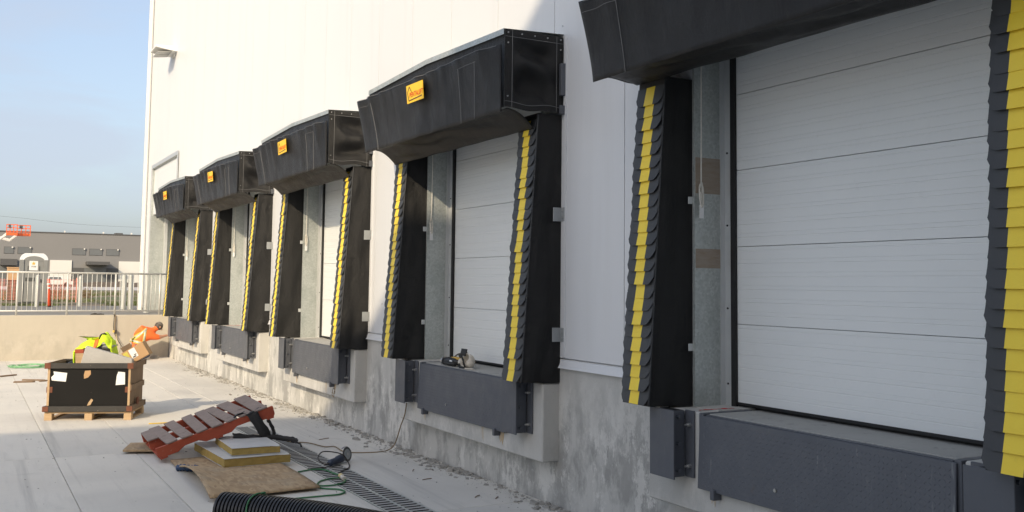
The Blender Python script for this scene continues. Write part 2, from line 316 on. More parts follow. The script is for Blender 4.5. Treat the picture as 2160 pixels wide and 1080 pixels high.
# ------------------------------------------------------------------ warehouse
YC = [10.385 + (i-1)*5.414 for i in range(5)]
HW = 1.45                      # half width of a door opening
OT = 4.35                      # top of opening
WH = 13.2
wh = thing('warehouse_building', 'white panelled warehouse with a row of five loading docks', 'warehouse', (0, 15, 0))
DY = -15
wp = lambda *a, **k: None
ye = [-4.6]
k0 = 7.432
edges = sorted({round(k0 + i*1.262, 3) for i in range(-9, 22)} | {35.45})
edges = [e for e in edges if -4.9 < e < 35.0] + [35.45]
DR0, DR1, DRT = 29.62, 34.0, 5.87          # drive-in opening at the far end
def holes(y0, y1):
    H = [(yc-HW, yc+HW, 1.38, OT) for yc in YC] + [(DR0, DR1, 1.3, DRT)]
    return [h for h in H if h[0] < y1 and h[1] > y0]
for i in range(len(edges)-1):
    y0, y1 = edges[i]+.005, edges[i+1]-.005
    m = MB(); cuts = sorted({y0, y1} | {c for h in holes(y0, y1) for c in h[:2] if y0 < c < y1})
    for a, b_ in zip(cuts[:-1], cuts[1:]):
        mid = (a+b_)/2; hs = [h for h in holes(y0, y1) if h[0] < mid < h[1]]
        zb = 1.47 if mid < 30.0 else 1.3
        if hs: m.box(0, .09, a+DY, b_+DY, hs[0][3], WH)
        else: m.box(0, .09, a+DY, b_+DY, zb, WH)
    m.build('wall_panel', 'white_panel', wh)
MB().box(.05, .12, -4.9+DY, 35.4+DY, OT, WH-.1).build('panel_backing', 'white_panel', wh)
m = MB()
for a, b_ in zip([-4.9]+[yc+1.9 for yc in YC], [yc-1.88 for yc in YC]+[DR0]):
    if b_ <= a: continue
    MB().prism([(-.012, 1.378), (-.045, 1.372), (-.03, 1.392), (-.012, 1.45), (.05, 1.474), (.05, 1.378)], 'y', a+DY, b_+DY).build('base_flashing', 'white_panel', wh)
# foundation: wall pieces between the leveler pits, and a strip below them
fo = MB()
PH = 1.17
fo.box(0, .4, -5.2+DY, 30.25+DY, -.3, .5)
for a, b_ in zip([-5.2]+[yc+PH for yc in YC], [yc-PH for yc in YC]+[30.25]): fo.box(0, .4, a+DY, b_+DY, .5, 1.22)
ylist = [-5.2]+[yc+HW for yc in YC]
for a, b_ in zip(ylist, [yc-HW for yc in YC]+[DR0]): fo.box(0, .4, a+DY, b_+DY, 1.22, 1.46)
fo.build('foundation_wall', 'foundation_concrete', wh)
box('dock_floor', 'dusty_deck', wh, .4, 12, -5+DY, 35.3+DY, 1.0, 1.205, bevel=0)
for yc in YC:
    p = MB(); Y = yc+DY
    p.prism([(Y-1.835, .44), (Y+1.835, .44), (Y+1.835, 1.215), (Y+PH, 1.215), (Y+PH, .645), (Y-PH, .645), (Y-PH, 1.215), (Y-1.835, 1.215)], 'x', -.19, .02)
    p.build('dock_pier', 'pier_concrete', wh, bevel=.012)
    MB().box(.021, .3, Y-PH+.001, Y+PH-.001, .501, .62).build('pit_ledge', 'pier_concrete', wh)
box('corner_trim', 'white_panel', wh, -.02, .1, 35.45+DY, 35.56+DY, 1.2, WH, bevel=.006)
for y in (35.08, 35.36):
    MB().cyl((-.07, y-.10+DY, 1.75), (-.07, y-.10+DY, WH-.3), .05).cyl((-.07, y-.10+DY, 1.2), (-.07, y-.10+DY, 1.77), .068).build('downspout', 'hall_white', wh, smooth=False)
MB().box(-.03, 40, -5+DY, 35.5+DY, WH, WH+.15).build('roof', 'galvanised_clean', wh)
MB().box(.1, 40, 35.3+DY, 35.45+DY, 1.2, WH).build('end_wall', 'white_panel', wh)
# narrow seam cover beside the second shelter
for i in (0, 1, 2): box('trim_strip', 'white_panel', wh, -.012, 0, YC[i]-1.95+DY, YC[i]-1.90+DY, 1.48, 4.72, bevel=.002)
for (ya, za) in ((9.40, 4.90), (8.53, 4.86), (7.10, 4.72), (13.4, 1.9), (14.0, 4.9)):
    MB().cyl((-.006, ya+DY, za), (.01, ya+DY, za), .009, 8).build('screw', 'bolt_steel', wh)
# wing behind the camera that shades the near docks
wg = thing('warehouse_wing', 'tall white wing of the warehouse closing the yard', 'warehouse wing', (-15, -8, 0))
MB().box(-20, 15.1, -18, 2.6, -.05, 15.9).build('wing_wall', 'white_panel', wg)
MB().box(-20.1, 15.2, -18.1, 2.66, 15.9, 16.05).build('wing_parapet', 'galvanised_clean', wg)

# drive-in door at the far end
dd = thing('drive_in_door', 'tall galvanised drive in door opening at the far corner', 'door', (0, 31.8, 1.2))
q = lambda y: y-31.8
box('far_jamb', 'galvanised', dd, -.02, .85, q(DR1)-.02, q(DR1)+.03, 0, DRT-1.2+.02)
box('near_jamb', 'galvanised', dd, -.02, .85, q(DR0)-.03, q(DR0)+.02, 0, DRT-1.2+.02)
box('head_jamb', 'galvanised', dd, -.02, .85, q(DR0)+.02, q(DR1)-.02, DRT-1.2-.03, DRT-1.2+.02)
box('frame_angle', 'galvanised_clean', dd, -.035, -.021, q(DR1)-.02, q(DR1)+.12, 0, DRT-1.2+.1)
box('frame_angle', 'galvanised_clean', dd, -.035, -.021, q(DR0)-.12, q(DR0)+.02, 0, DRT-1.2+.1)
box('frame_angle', 'galvanised_clean', dd, -.034, -.021, q(DR0)+.02, q(DR1)-.02, DRT-1.2-.02, DRT-1.2+.1)
box('track', 'galvanised_clean', dd, .40, .50, q(DR1)-.14, q(DR1)-.03, 0, DRT-1.25)
box('weather_seal', 'seal_black', dd, .70, .845, q(DR1)-.19, q(DR1)-.14, 0, DRT-1.25)
for k in range(7):
    z0 = .02+k*.655
    box('section', 'door_white', dd, .852, .90, q(DR0)+.03, q(DR1)-.03, z0, z0+.648, bevel=.003)
# flood light on the far wall
fl = thing('wall_floodlight', 'white wing shaped flood light high on the far wall', 'light', (0, 30.9, 9.15))
m = MB(); m.prism([(0, .02), (-.10, .06), (-.62, .03), (-.62, -.03), (-.10, -.10), (0, -.10)], 'y', -.48, .48).build('housing', 'lamp_white', fl, bevel=.01)
for s in (-1, 1): MB().box(-.57, -.16, s*.23-.2, s*.23+.2, -.075, -.055, T=Matrix.Rotation(R(-8), 4, 'Y') @ Matrix.Translation((0, 0, -.02))).build('lens', 'lamp_glass', fl)
box('back_plate', 'lamp_white', fl, -.04, 0, -.2, .2, -.2, .05)

# ------------------------------------------------------------------ dock parts
ORD = ['nearest', 'second nearest', 'middle', 'second farthest', 'farthest']
PADX = lambda z: -.445 + (z-1.25)*(.165/2.65)
# one pleat (shared mesh): hangs in the local YZ plane, local x outward negative
PW = .36
def pleat_mesh():
    m = MB(); h = .155
    def fn(u, v):
        y = -PW/2 + u*PW; z = -v*h
        e = abs(2*u-1)
        z += v*v*.060*max(0, (e-.66)/.34)**2
        y *= 1 + .02*v
        x = -.004 - .026*v + .012*v*max(0, (e-.72)/.28)**2
        return (x, y, z)
    m.grid(fn, 18, 3, mat=lambda u, v: 1 if .33 <= u < .66 else 0)
    o = m.build('tmp', ['pleat_black', 'pleat_yellow'], None, smooth=False, solid=-.004); me = o.data
    bpy.data.objects.remove(o); me.name = 'pleat'; return me
PLEAT = pleat_mesh()
def door_section_mesh(h):
    prof = []; n = 6; st = h/n
    for k in range(n):
        a = k*st
        prof += [(0, a+.0015), (0, a+st*.62), (.0035, a+st*.64), (.0035, a+st*.70), (0, a+st*.72), (0, a+st-.004)] if True else []
        prof += [(.0025, a+st-.001)]
    prof = [(.006, .0)] + [(x, z) for x, z in prof] + [(.006, h)]
    prof2 = [(p[0], p[1]) for p in prof] + [(.05, h), (.05, 0)]
    o = MB().prism(prof2, 'y', -HW+.02, HW-.02).build('tmp', 'door_white'); me = o.data; bpy.data.objects.remove(o); me.name = 'section'; return me
SEC = .638
SECTION = door_section_mesh(SEC-.0035)

def text_mesh(body, size):
    cu = bpy.data.curves.new('txt', 'FONT'); cu.body = body; cu.size = size; cu.shear = .25; cu.extrude = .0012; cu.offset = .0008*size/.1; cu.align_x = 'CENTER'
    o = bpy.data.objects.new('txt', cu); C.objects.link(o); bpy.context.view_layer.update()
    me = bpy.data.meshes.new_from_object(o.evaluated_get(bpy.context.evaluated_depsgraph_get())); bpy.data.objects.remove(o); return me
TXT = text_mesh('PENTALIFT', .080)

HH, HX = 1.88, -.69            # header half width and projection
ZB, ZT = 3.95, 4.68
def peak(y): return .055*(1-abs(y)/HH)
def shelter(i):
    yc = YC[i]; rnd = random.Random(20+i); sd = i*13.7
    extra = ['cropped by the right edge', 'with a lime free end of the row', '', '', ''][i]
    lab = ['black dock shelter with yellow striped pads, nearest and cut off by the right edge',
           'black dock shelter with yellow striped pads, second from the right, tools on its ledge',
           'black dock shelter with yellow striped pads, middle of the five',
           'black dock shelter with yellow striped pads, second from the far end',
           'black dock shelter with yellow striped pads, farthest, beside the railing'][i]
    t = thing('dock_shelter', lab, 'dock shelter', (0, yc, 1.22), 'dock shelters along the warehouse wall')
    Z = -1.22
    def P(x, y, z): return (x, y, z+Z)
    # header: galvanised cap, front cover, side covers
    m = MB()
    def cap(u, v):
        y = -HH+u*2*HH; return P(HX-.012+v*(-HX+.012), y, ZT+peak(y)+.055-v*0+.03*v)
    m.grid(cap, 24, 2)
    m.grid(lambda u, v: P(HX-.012, -HH+u*2*HH, ZT+peak(-HH+u*2*HH)+.055-v*.058), 24, 1)
    m.build('drip_cap', 'galvanised', t)
    m = MB()
    m.grid(lambda u, v: P(HX+.004+.006*N3(u*9, v*2, sd), -HH+.01+u*(2*HH-.02), (ZT+peak(-HH+u*2*HH)+.04)*(1-v)+ZB*v), 40, 6)
    m.build('front_cover', 'black_vinyl', t, smooth=True)
    for s in (-1, 1):
        def side(u, v):
            x = HX+u*(-HX-.01); z = ZT+.05-v*(ZT+.05-ZB+.01)
            cl = lambda q_: max(0, min(1, q_)); edge = cl((u-.13)*6)*cl((.87-u)*6)*cl((v-.09)*6)*cl((.93-v)*6)
            a = .058*math.sin(3.0*z*4+3.2*N3(x*2.2, z*2.0, sd+s)+x*3)*edge + .03*N3(x*5, z*4, sd+3*s)*edge - .02*edge
            return P(x, s*(HH+.004+a), z+.012*math.sin(u*9+sd)*(v > .9))
        sc = MB().grid(side, 26, 26).build('side_cover', 'black_vinyl', t, smooth=True)
        sm = MB()
        for v in (.09, .93): sm.tube([Vector(side(u/20, v))+Vector((0, s*.006, 0)) for u in range(21)], .0022, 4)
        for u in (.12, .88): sm.tube([Vector(side(u, v/20))+Vector((0, s*.006, 0)) for v in range(21)], .0022, 4)
        sm.build('stitching', 'thread_white', sc)
        for u, v in ((.05, .04), (.28, .04), (.5, .04), (.72, .04), (.95, .04), (.05, .17), (.95, .17), (.95, .6), (.05, .85)):
            c0 = Vector(side(u, v)); MB().cyl(c0, c0+Vector((0, s*.010, 0)), .008, 8).build('snap', 'bolt_steel', sc)
    # hanging front flap
    def flap(u, v):                               # u from near (-) to far (+), v from top to bottom
        y = -HH+.03 + u*(2*HH-.0)
        zt = 4.565 + peak(y)*.35; z = zt - v*(zt-3.905)
        out = .085+.045*u
        near = max(0, 1-u/(.03+.07*(1-v))); out *= (1-near*.95)
        x = HX-.008 - out*(1-v)**1.2 - .012
        fo_ = abs(math.sin(y*6.5+2.2*N3(y*1.3, .2, sd+2)+sd))**.6; wr = .030*(fo_-.6)*(1-v)**1.3*math.sin(u*math.pi)**.5
        wr += .022*math.sin(y*17+1.5*N3(y*2, 0, sd)+sd)*(1-v)**1.6*(.35+.65*abs(N3(y*1.6, .3, sd+5))*2)
        wr += .012*N3(y*4, z*1.5, sd+9)
        lift = .02*math.sin(u*7+sd)*(1-v)
        return P(x-wr*(1-.5*near), y, z+lift*.6)
    fl_ = MB().grid(flap, 90, 14).build('front_flap', 'black_vinyl', t, smooth=True, solid=.008)
    sm = MB(); off = Vector((-.009, 0, 0))
    for pts in ([(u/60, .012) for u in range(1, 60)], [(.11+.04*v/20, v/20) for v in range(0, 21)][3:], [(.11+.10*k/10, .16) for k in range(11)], [(.215+.02*v/20, .16+.84*v/20) for v in range(21)],
                [(.875, .14+.86*v/20) for v in range(21)], [(.875+.12*k/10, .14) for k in range(11)]):
        sm.tube([Vector(flap(*p))+off for p in pts], .0024, 4)
    sm.build('stitching', 'thread_white', fl_)
    # logo plate on the flap
    L0 = .07+.03*rnd.uniform(-1, 1); zc = 4.40; tilt = .10
    xm = HX-.128
    lg = MB().box(-.006, 0, -.235, .235, -.105, .105).build('logo_plate', 'logo_yellow', t)
    lg.location = P(xm, L0, zc); lg.rotation_euler = (R(rnd.uniform(-1.5, 1.5)), R(-tilt*57*.9), 0)
    me = TXT.copy(); me.materials.clear(); me.materials.append(MT['logo_red'])
    tx = link('lettering', me, lg); tx.rotation_euler = (R(90), 0, R(-90)); tx.location = (-.0075, -.035, -.042)
    m = MB()
    def st(p, q_, w):                             # stroke in plate coords (a: to the right = -y)
        a0, a1 = Vector((-.008, -p[0], p[1])), Vector((-.008, -q_[0], q_[1])); d = (a1-a0).normalized(); n_ = Vector((0, -d.z, d.y))*w/2
        m.add([a0-n_, a1-n_, a1+n_, a0+n_], [(0, 1, 2, 3)])
    st((-.09, .018), (-.145, .085), .013); st((-.145, .085), (-.205, .02), .013); st((-.205, .022), (-.175, -.08), .015); st((-.18, -.077), (.20, -.062), .013)
    m.build('emblem', 'logo_brown', lg)
    # lower valance
    def val(u, v):
        y = -HH+.05+u*(2*HH-.1); sag = .05*math.sin(u*math.pi)
        dr = .04 if i == 0 else .18
        x = HX+.06+v*.31; z = ZB+.0-dr*v**2.0-sag*math.sin(v*math.pi)*.2
        w = (.016*math.sin((v*1.2+u*2.2)*6+3*N3(u*4, v*2, sd))*math.sin(v*math.pi)+.012*N3(u*7, v*4, sd))*min(1, 9*u*(1-u))
        return P(x, y, z+w)
    MB().grid(val, 60, 16).build('valance', 'black_vinyl', t, smooth=True, solid=.006)
    # side pads with pleats
    for s in (-1, 1):
        ya, yb = s*1.49, s*1.85
        def face(yy, amp, sg):
            def fn(u, v):
                z = 1.235+v*(3.93-1.235); x = PADX(z)*(1-u)+0*u
                w = amp*(N3(u*2.4, z*1.3, sd+s*4)+.5*N3(u*3, z*3.4, sd+s*7))*min(1, 8*u*(1-u))*min(1, 10*(1-v))
                w += amp*.6*math.sin((u*2.5-z*1.6)*3+sd)*math.sin(u*math.pi)*max(0, 1-(z-1.2)/1.0)
                z += -.012*u*(v < .02)
                return P(x, yy+sg*w, z)
            return fn
        pm = MB()
        pm.grid(face(ya, .022, -s), 8, 34); pm.grid(face(yb, .03, s), 8, 34)
        pm.grid(lambda u, v: P(PADX(1.235+v*2.695), ya+(yb-ya)*u, 1.235+v*2.695), 4, 12)
        pm.grid(lambda u, v: P(PADX(1.235)*(1-v), ya+(yb-ya)*u, 1.235), 2, 2)
        pad = pm.build('side_pad', 'pad_foam_vinyl' if s > 0 else 'black_vinyl', t, smooth=True)
        pad.data.materials.clear(); pad.data.materials.append(MT['black_vinyl'])
        n = 24
        for k in range(n):
            z = 1.395+k*.1075; o = link('pleat', PLEAT, pad)
            o.location = P(PADX(z)-.004, (ya+yb)/2+rnd.uniform(-.004, .004), z)
            o.rotation_euler = (R(rnd.uniform(-1.0, 1.0)), R(2.0+rnd.uniform(-1.0, 1.8)), R(rnd.uniform(-1.5, 1.5))); o.scale = (1+rnd.uniform(-.2, .25), 1+rnd.uniform(-.02, .025), 1+rnd.uniform(-.03, .05))
        sm = MB(); ye_ = s*1.855
        # edge cord along the outer front corner
        sm.tube([P(PADX(1.24+2.68*k/30)-.004, (ya if s > 0 else yb)+(.0 if s > 0 else -.004), 1.24+2.68*k/30) for k in range(31)], .009, 5).build('edge_piping', 'pleat_black', pad, smooth=True)
        for z in (1.70, 2.91):
            if s < 0:
                box('hinge_plate', 'bracket_grey', t, -.10, -.006, yb-.012, yb-.004, z-.07+Z, z+.07+Z, bevel=.002)
                o = box('hinge_plate', 'bracket_grey', t, -.014, -.004, yb-.085, yb-.012, z-.07+Z, z+.07+Z, bevel=.002)
                for dz in (-.035, .035): MB().cyl(P(-.02, yb-.055, z+dz), P(-.004, yb-.055, z+dz), .01, 8).build('bolt', 'bolt_steel', t)
            else:
                box('clip', 'galvanised_clean', t, -.06, .07, ya-.022, ya-.014, z-.03+Z, z+.03+Z, bevel=.002)
                MB().cyl(P(.02, ya-.027, z), P(.02, ya-.014, z), .007, 8).build('bolt', 'bolt_steel', t)
    box('wall_bracket', 'dock_steel', t, -.06, 0, -HH-.055, -HH-.008, 4.12+Z, 4.45+Z, bevel=.003)
    box('wall_bracket', 'dock_steel', t, -.06, 0, -HH-.045, -HH-.008, 3.93+Z, 4.02+Z, bevel=.003)
    return t

def door(i):
    yc = YC[i]
    t = thing('dock_door', 'white ribbed overhead door of the %s dock' % ORD[i], 'door', (.33, yc, 1.22), 'overhead dock doors')
    for k in range(5):
        o = link('section', SECTION, t); o.location = (0, 0, .035+k*SEC)
    box('leak_blocker', 'seal_black', t, .052, .06, -HW-.3, HW+.3, -.02, 3.6, bevel=0)  # unseen black sheet added behind the door to block light through the seams
    box('bottom_seal', 'seal_black', t, -.008, .05, -HW+.02, HW-.02, .012, .036, bevel=.004)
    for s in (-1, 1):
        a, b_ = sorted((s*(HW-.006), s*(HW+.02)))
        j = MB().box(-.345, .05, a, b_, 0, 3.14).build('jamb', 'galvanised', t)
        if i == 0:
            for z0, z1 in ((1.13, 1.29), (1.75, 2.05)):
                a, b_ = sorted((s*(HW-.0085), s*(HW-.004)))
                MB().box(-.335, -.055, a, b_, z0, z1).build('plank_band', 'rust_brown', j)
        a, b_ = sorted((s*(HW-.0065), s*(HW-.016)))
        MB().box(-.075, -.012, a, b_, 0, 3.1).build('track_angle', 'galvanised_clean', t)
        a, b_ = sorted((s*(HW-.0165), s*(HW-.085)))
        MB().box(-.030, -.022, a, b_, 0, 3.1).build('track_angle', 'galvanised_clean', t)
        a, b_ = sorted((s*(HW-.086), s*(HW-.135)))
        MB().box(-.030, -.002, a, b_, 0, 3.1).build('weather_seal', 'seal_black', t)
        for z in (.18, .80, 1.49, 2.1):
            MB().cyl((-.036, s*(HW-.05), z), (-.02, s*(HW-.05), z), .009, 8).build('bolt', 'plastic_black', t)
    box('head_jamb', 'galvanised', t, -.32, .045, -HW+.01, HW-.01, 3.115, 3.16)
    # pull rope with tag, on the far jamb
    r = thing('pull_rope', 'white pull rope with tag hanging in the %s dock' % ORD[i], 'rope', (.03, yc+HW-.04, 4.16), 'door pull ropes')
    MB().tube(spline([(0, 0, 0), (.004, .004, -.6), (-.003, 0, -1.15)], 6), .006, 6).build('cord', 'rope_white', r, smooth=True)
    MB().tube(spline([(.0, .0, -1.10), (.016, 0, -1.16), (.02, 0, -1.26), (.0, -.005, -1.31), (-.016, 0, -1.24), (-.012, .01, -1.14), (.008, .01, -1.12), (.012, .008, -1.24), (0, 0, -1.30), (-.006, 0, -1.18)], 5), .007, 6).build('knot', 'rope_white', r, smooth=True)
    box('tag', 'paper', r, -.022, .022, -.004, -.001, -1.40, -1.29, bevel=0)

LOZ = None
def leveler(i):
    global LOZ
    yc = YC[i]
    t = thing('dock_leveler', 'grey tread plate dock leveler of the %s dock' % ORD[i], 'dock leveler', (0, yc, 1.2), 'dock levelers')
    box('deck', 'dusty_deck', t, -.155, .75, -1.10, 1.10, -.03, .012, bevel=.003)
    box('front_header', 'dock_steel', t, -.192, -.157, -1.10, 1.10, -.10, .006, bevel=.004)
    lp = MB().box(-.016, 0, -1.14, 1.14, -.555, 0).build('lip_plate', 'dock_steel', t, bevel=.004)
    lp.location = (-.205, 0, -.002); lp.rotation_euler = (0, R(2.5), 0)
    if LOZ is None:
        m = MB(); n = 0
        sp = .034; ny = int(2.24/sp); nz_ = int(.53/sp)
        for a in range(ny):
            for b2 in range(nz_):
                y = -1.115+a*sp+.017; z = -.54+b2*sp+.017; sgn = 1 if (a+b2) % 2 else -1
                d = Vector((0, .7071, .7071*sgn)); e = Vector((0, -.7071*sgn, .7071)); c0 = Vector((-.016, y, z))
                m.add([c0-d*.013, c0+e*.004, c0+d*.013, c0-e*.004, c0+Vector((-.0022, 0, 0))-d*.006, c0+Vector((-.0022, 0, 0))+d*.006],
                      [(0, 4, 1), (1, 4, 5), (1, 5, 2), (2, 5, 3), (3, 5, 4), (3, 4, 0)])
        o = m.build('tread', 'dock_steel', lp, kind='stuff'); LOZ = o.data
    else: link('tread', LOZ, lp, kind='stuff')
    for s in (-1, 1):
        box('side_angle', 'dock_steel', t, -.205, .3, *sorted((s*1.115, s*1.165)), -.545, .014, bevel=.003)
        box('lip_keeper', 'dock_steel', t, -.27, -.19, *sorted((s*.92, s*.965)), -.61, -.535, bevel=.004)
        box('rust_strip', 'rust_brown', wh, -.194, -.19, yc+DY+s*1.0-.02, yc+DY+s*1.0+.02, .46, .6, bevel=0) if False else None
    box('toe_guard', 'seal_black', t, -.15, -.12, -1.1, 1.1, -.62, -.04, bevel=0)
    MB().cyl((-.250, .30, -.42), (-.21, .30, -.42), .014, 8).build('bolt', 'bolt_steel', t)
    for s, w in ((1, 'left'), (-1, 'right')):
        b_ = thing('dock_bumper', 'grey steel faced bumper at the %s end of the %s dock leveler' % (w, ORD[i]), 'dock bumper', (-.19, yc+s*1.44, .69), 'steel faced dock bumpers')
        if i == 0 and s == 1: b_['label'] = 'grey steel faced bumper at the left end of the nearest dock leveler'
        h = .535
        box('face_plate', 'dock_steel', b_, -.17, -.155, -.155, .155, 0, h, bevel=.003)
        for e in (-1, 1):
            box('side_flange', 'dock_steel', b_, -.155, -.03, *sorted((e*.105, e*.118)), .01, h-.01, bevel=.002)
            box('mounting_plate', 'dock_steel', b_, -.02, -.003, *sorted((e*.105, e*.215)), .01, h-.005, bevel=.002)
            for z in (.1, .42): MB().cyl((-.05, e*.175, z), (-.02, e*.175, z), .017, 6).cyl((-.075, e*.175, z), (-.05, e*.175, z), .009, 8).build('bolt', 'bolt_steel', b_)
            for z in (.06, .27, .48): MB().cyl((-.10, e*.118, z), (-.10, e*.145, z), .015, 6).build('bolt', 'dock_steel', b_)
        m = MB()
        for k in range(7): m.box(-.15, -.022, -.10+k*.0285, -.10+k*.0285+.026, .02, h-.01)
        m.build('rubber_laminate', 'rubber', b_)
for i in range(5): shelter(i); door(i); leveler(i)
b = NB('rust_stain'); c = b.mix(b.ramp(b.noise(9, 7, .7, (1, 1, .12)), (.38, 0), (.62, 1)), (.50, .49, .455), (.42, .29, .14)); b.set(c, .85)
for i in range(5):       # rust runs below the leveler corners
    r_ = random.Random(60+i)
    for yy, w in ((1.02, .05), (-.98, .07), (-.55, .035)):
        Y = YC[i]+DY+yy; zt, zb_ = .642, .642-r_.uniform(.09, .19)
        MB().prism([(Y-w, zt), (Y-w*.8, (zt+zb_)/2), (Y-w*.45, zb_), (Y-w*.2, zb_+.05), (Y+w*.25, zb_+.02), (Y+w*.5, zb_+.06), (Y+w*.7, zt)], 'x', -.1925, -.1885).build('rust_stain', 'rust_stain', wh)

# ------------------------------------------------------------------ retaining wall and railing
rw = thing('retaining_wall', 'low concrete retaining wall closing the far end of the yard', 'wall', (-6, 30.2, 0))
box('wall_body', 'retaining_concrete', rw, -9, 5.99, -.2, .25, -.2, 1.215, bevel=.012)
rl = thing('guard_railing', 'galvanised pipe guard railing on top of the retaining wall', 'railing', (-2, 30.05, 1.215))
PX = [-6.5, -5.25, -4.0, -2.75, -1.506, -.303]
for x in PX: MB().cyl((x+2, 0, 0), (x+2, 0, 1.17), .027, 10).build('post', 'railing_galv', rl, smooth=True)
MB().cyl((PX[0]+2, 0, 1.17), (1.95, 0, 1.17), .026, 10).build('top_rail', 'railing_galv', rl, smooth=True)
MB().cyl((PX[0]+2, 0, .12), (1.95, 0, .12), .022, 10).build('bottom_rail', 'railing_galv', rl, smooth=True)
for a, b_ in zip(PX, PX[1:]+[.8]):
    for k in range(1, 10):
        x = a+(b_-a)*k/10
        if x > -.08: break
        MB().cyl((x+2, 0, .12), (x+2, 0, 1.17), .0105, 6).build('baluster', 'railing_galv', rl, smooth=True)
# cables hanging over the wall
def cable(name, label, pts, r, m, n=7, cat='cable'):
    o = MB().tube(spline(pts, n), r, 6).build(name, m, None, smooth=True); return tag(o, label, cat)
hc = thing('hanging_cable', 'dark cable with orange plug hanging down the retaining wall', 'cable', (-1.5, 29.97, 1.2))
MB().tube(spline([(-.02, .1, .03), (-.02, -.01, -.02), (-.03, -.03, -.3), (-.0, -.03, -.48), (.06, -.04, -.62), (.17, -.1, -.82), (.3, -.2, -1.0)], 6), .012, 6).build('cord', 'cord_dark', hc, smooth=True)
MB().tube(spline([(.01, .1, .03), (.012, -.01, -.03), (.0, -.03, -.3), (.02, -.03, -.45)], 6), .010, 6).build('cord', 'cord_brown', hc, smooth=True)
MB().tube(spline([(.02, -.03, -.45), (.06, -.05, -.62), (.1, -.05, -.8), (.07, -.05, -.98)], 6), .006, 6).build('cord', 'plug_cream', hc, smooth=True)
box('plug', 'strap_yellow', hc, -.05, .0, -.07, -.02, -.47, -.41, bevel=.008); box('socket', 'cord_dark', hc, 0, .05, -.08, -.02, -.5, -.4, bevel=.008)
tag(MB().tube(spline([(-2.1, 30.3, 1.225), (-1.98, 30.34, 1.25), (-1.9, 30.28, 1.225), (-1.82, 30.36, 1.24), (-1.95, 30.4, 1.225), (-2.05, 30.32, 1.23), (-1.75, 30.33, 1.225)], 5), .016, 6).build('cable_coil', 'cord_dark', None, smooth=True), 'dark coil of cable lying at the railing foot', 'cable')

# ------------------------------------------------------------------ things beyond the railing
BOL = [(-2.94, 39.67, 1.14, .075, 'galvanised bollard in front of the portable toilet'), (-1.45, 40.29, 1.14, .075, 'lone galvanised bollard right of the portable toilet'),
       (-.47, 36.17, 1.18, .09, 'left galvanised bollard of the close pair at the building corner'), (-.25, 36.15, 1.18, .09, 'right galvanised bollard of the close pair at the building corner'),
       (-.30, 32.4, 1.20, .085, 'galvanised bollard beside the tall drive in door')]
for x, y, h, r, lab in BOL:
    t = thing('bollard', lab, 'bollard', (x, y, 1.2), 'galvanised bollards on the upper level')
    MB().cyl((0, 0, 0), (0, 0, h-.03), r, 16).build('pipe', 'bollard_galv', t, smooth=False)
    MB().tube([(0, 0, h-.03), (0, 0, h), (0, 0, h+.02)], [r, r*.8, r*.3], 16).build('dome_cap', 'bollard_galv', t, smooth=True)
t = thing('delineator_post', 'leaning orange delineator post with white bands by the toilet', 'delineator', (-2.52, 39.65, 1.2)); t.rotation_euler = (0, R(-4), 0)
MB().tube([(0, 0, .03), (0, 0, .75), (0, 0, 1.02)], [.06, .05, .045], 10).build('post', 'delineator_orange', t, smooth=True)
for z in (.66, .80): MB().cyl((0, 0, z), (0, 0, z+.06), .056, 10).build('reflective_band', 'paper', t, smooth=True)
MB().cyl((0, 0, 0), (0, 0, .04), .12, 10).build('base', 'rubber', t)
# portable toilet
pt = thing('portable_toilet', 'grey portable toilet with white roof and star sign', 'portable toilet', (-2.93, 42.6, 1.2), rz=R(-3))
box('base_skid', 'potty_dark', pt, -.50, .50, -.55, .55, 0, .12, bevel=.01)
for s in (-1, 1): box('side_wall', 'potty_grey', pt, *sorted((s*.44, s*.50)), -.5, .5, .12, 1.72, bevel=.01)
box('back_wall', 'potty_grey', pt, -.44, .44, .45, .5, .12, 1.72, bevel=.01)
for s in (-1, 1): MB().box(*sorted((s*.33, s*.50)), -.535, -.45, .12, 1.74).build('corner_column', 'potty_grey', pt, bevel=.015)
arch = [(-.325, .14), (.325, .14), (.325, 1.66)]+[(.325*math.cos(a), 1.66+.16*math.sin(a)) for a in [k*math.pi/10 for k in range(1, 10)]]+[(-.325, 1.66)]
dr_ = MB().prism(arch, 'y', -.50, -.46).build('door', 'potty_grey', pt)
for s in (-1, 1): MB().box(s*.2-.012, s*.2+.012, -.515, -.50, .25, 1.5).build('door_rib', 'potty_dark', dr_)
box('latch', 'potty_dark', dr_, .2, .28, -.53, -.505, .88, 1.0); box('handle_recess', 'potty_dark', dr_, -.28, .05, -.512, -.5, .92, 1.06)
sg = box('sign', 'paper', dr_, -.16, .14, -.508, -.503, 1.34, 1.70, bevel=0)
rf = [(-.50, 1.72)]+[(-.5*math.cos(a), 1.72+.27*min(1, 1.35*math.sin(a))) for a in [k*math.pi/14 for k in range(1, 14)]]+[(.50, 1.72)]
MB().prism(rf, 'y', -.49, .52).build('roof', 'potty_white', pt, bevel=.012)
arch2 = [(-.36, 1.70)]+[(-.36*math.cos(a), 1.70+.185*math.sin(a)) for a in [k*math.pi/12 for k in range(0, 13)]]+[(.36, 1.70)]
MB().prism(arch2, 'y', -.515, -.49).build('door_arch', 'potty_grey', pt)
stp = []
for k in range(10):
    rr_ = .085 if k % 2 == 0 else .036; a = math.pi/2+k*math.pi/5; stp.append((-.01+rr_*math.cos(a), 1.60+rr_*math.sin(a)))
MB().prism(stp, 'y', -.512, -.509).build('star', 'star_gold', pt)
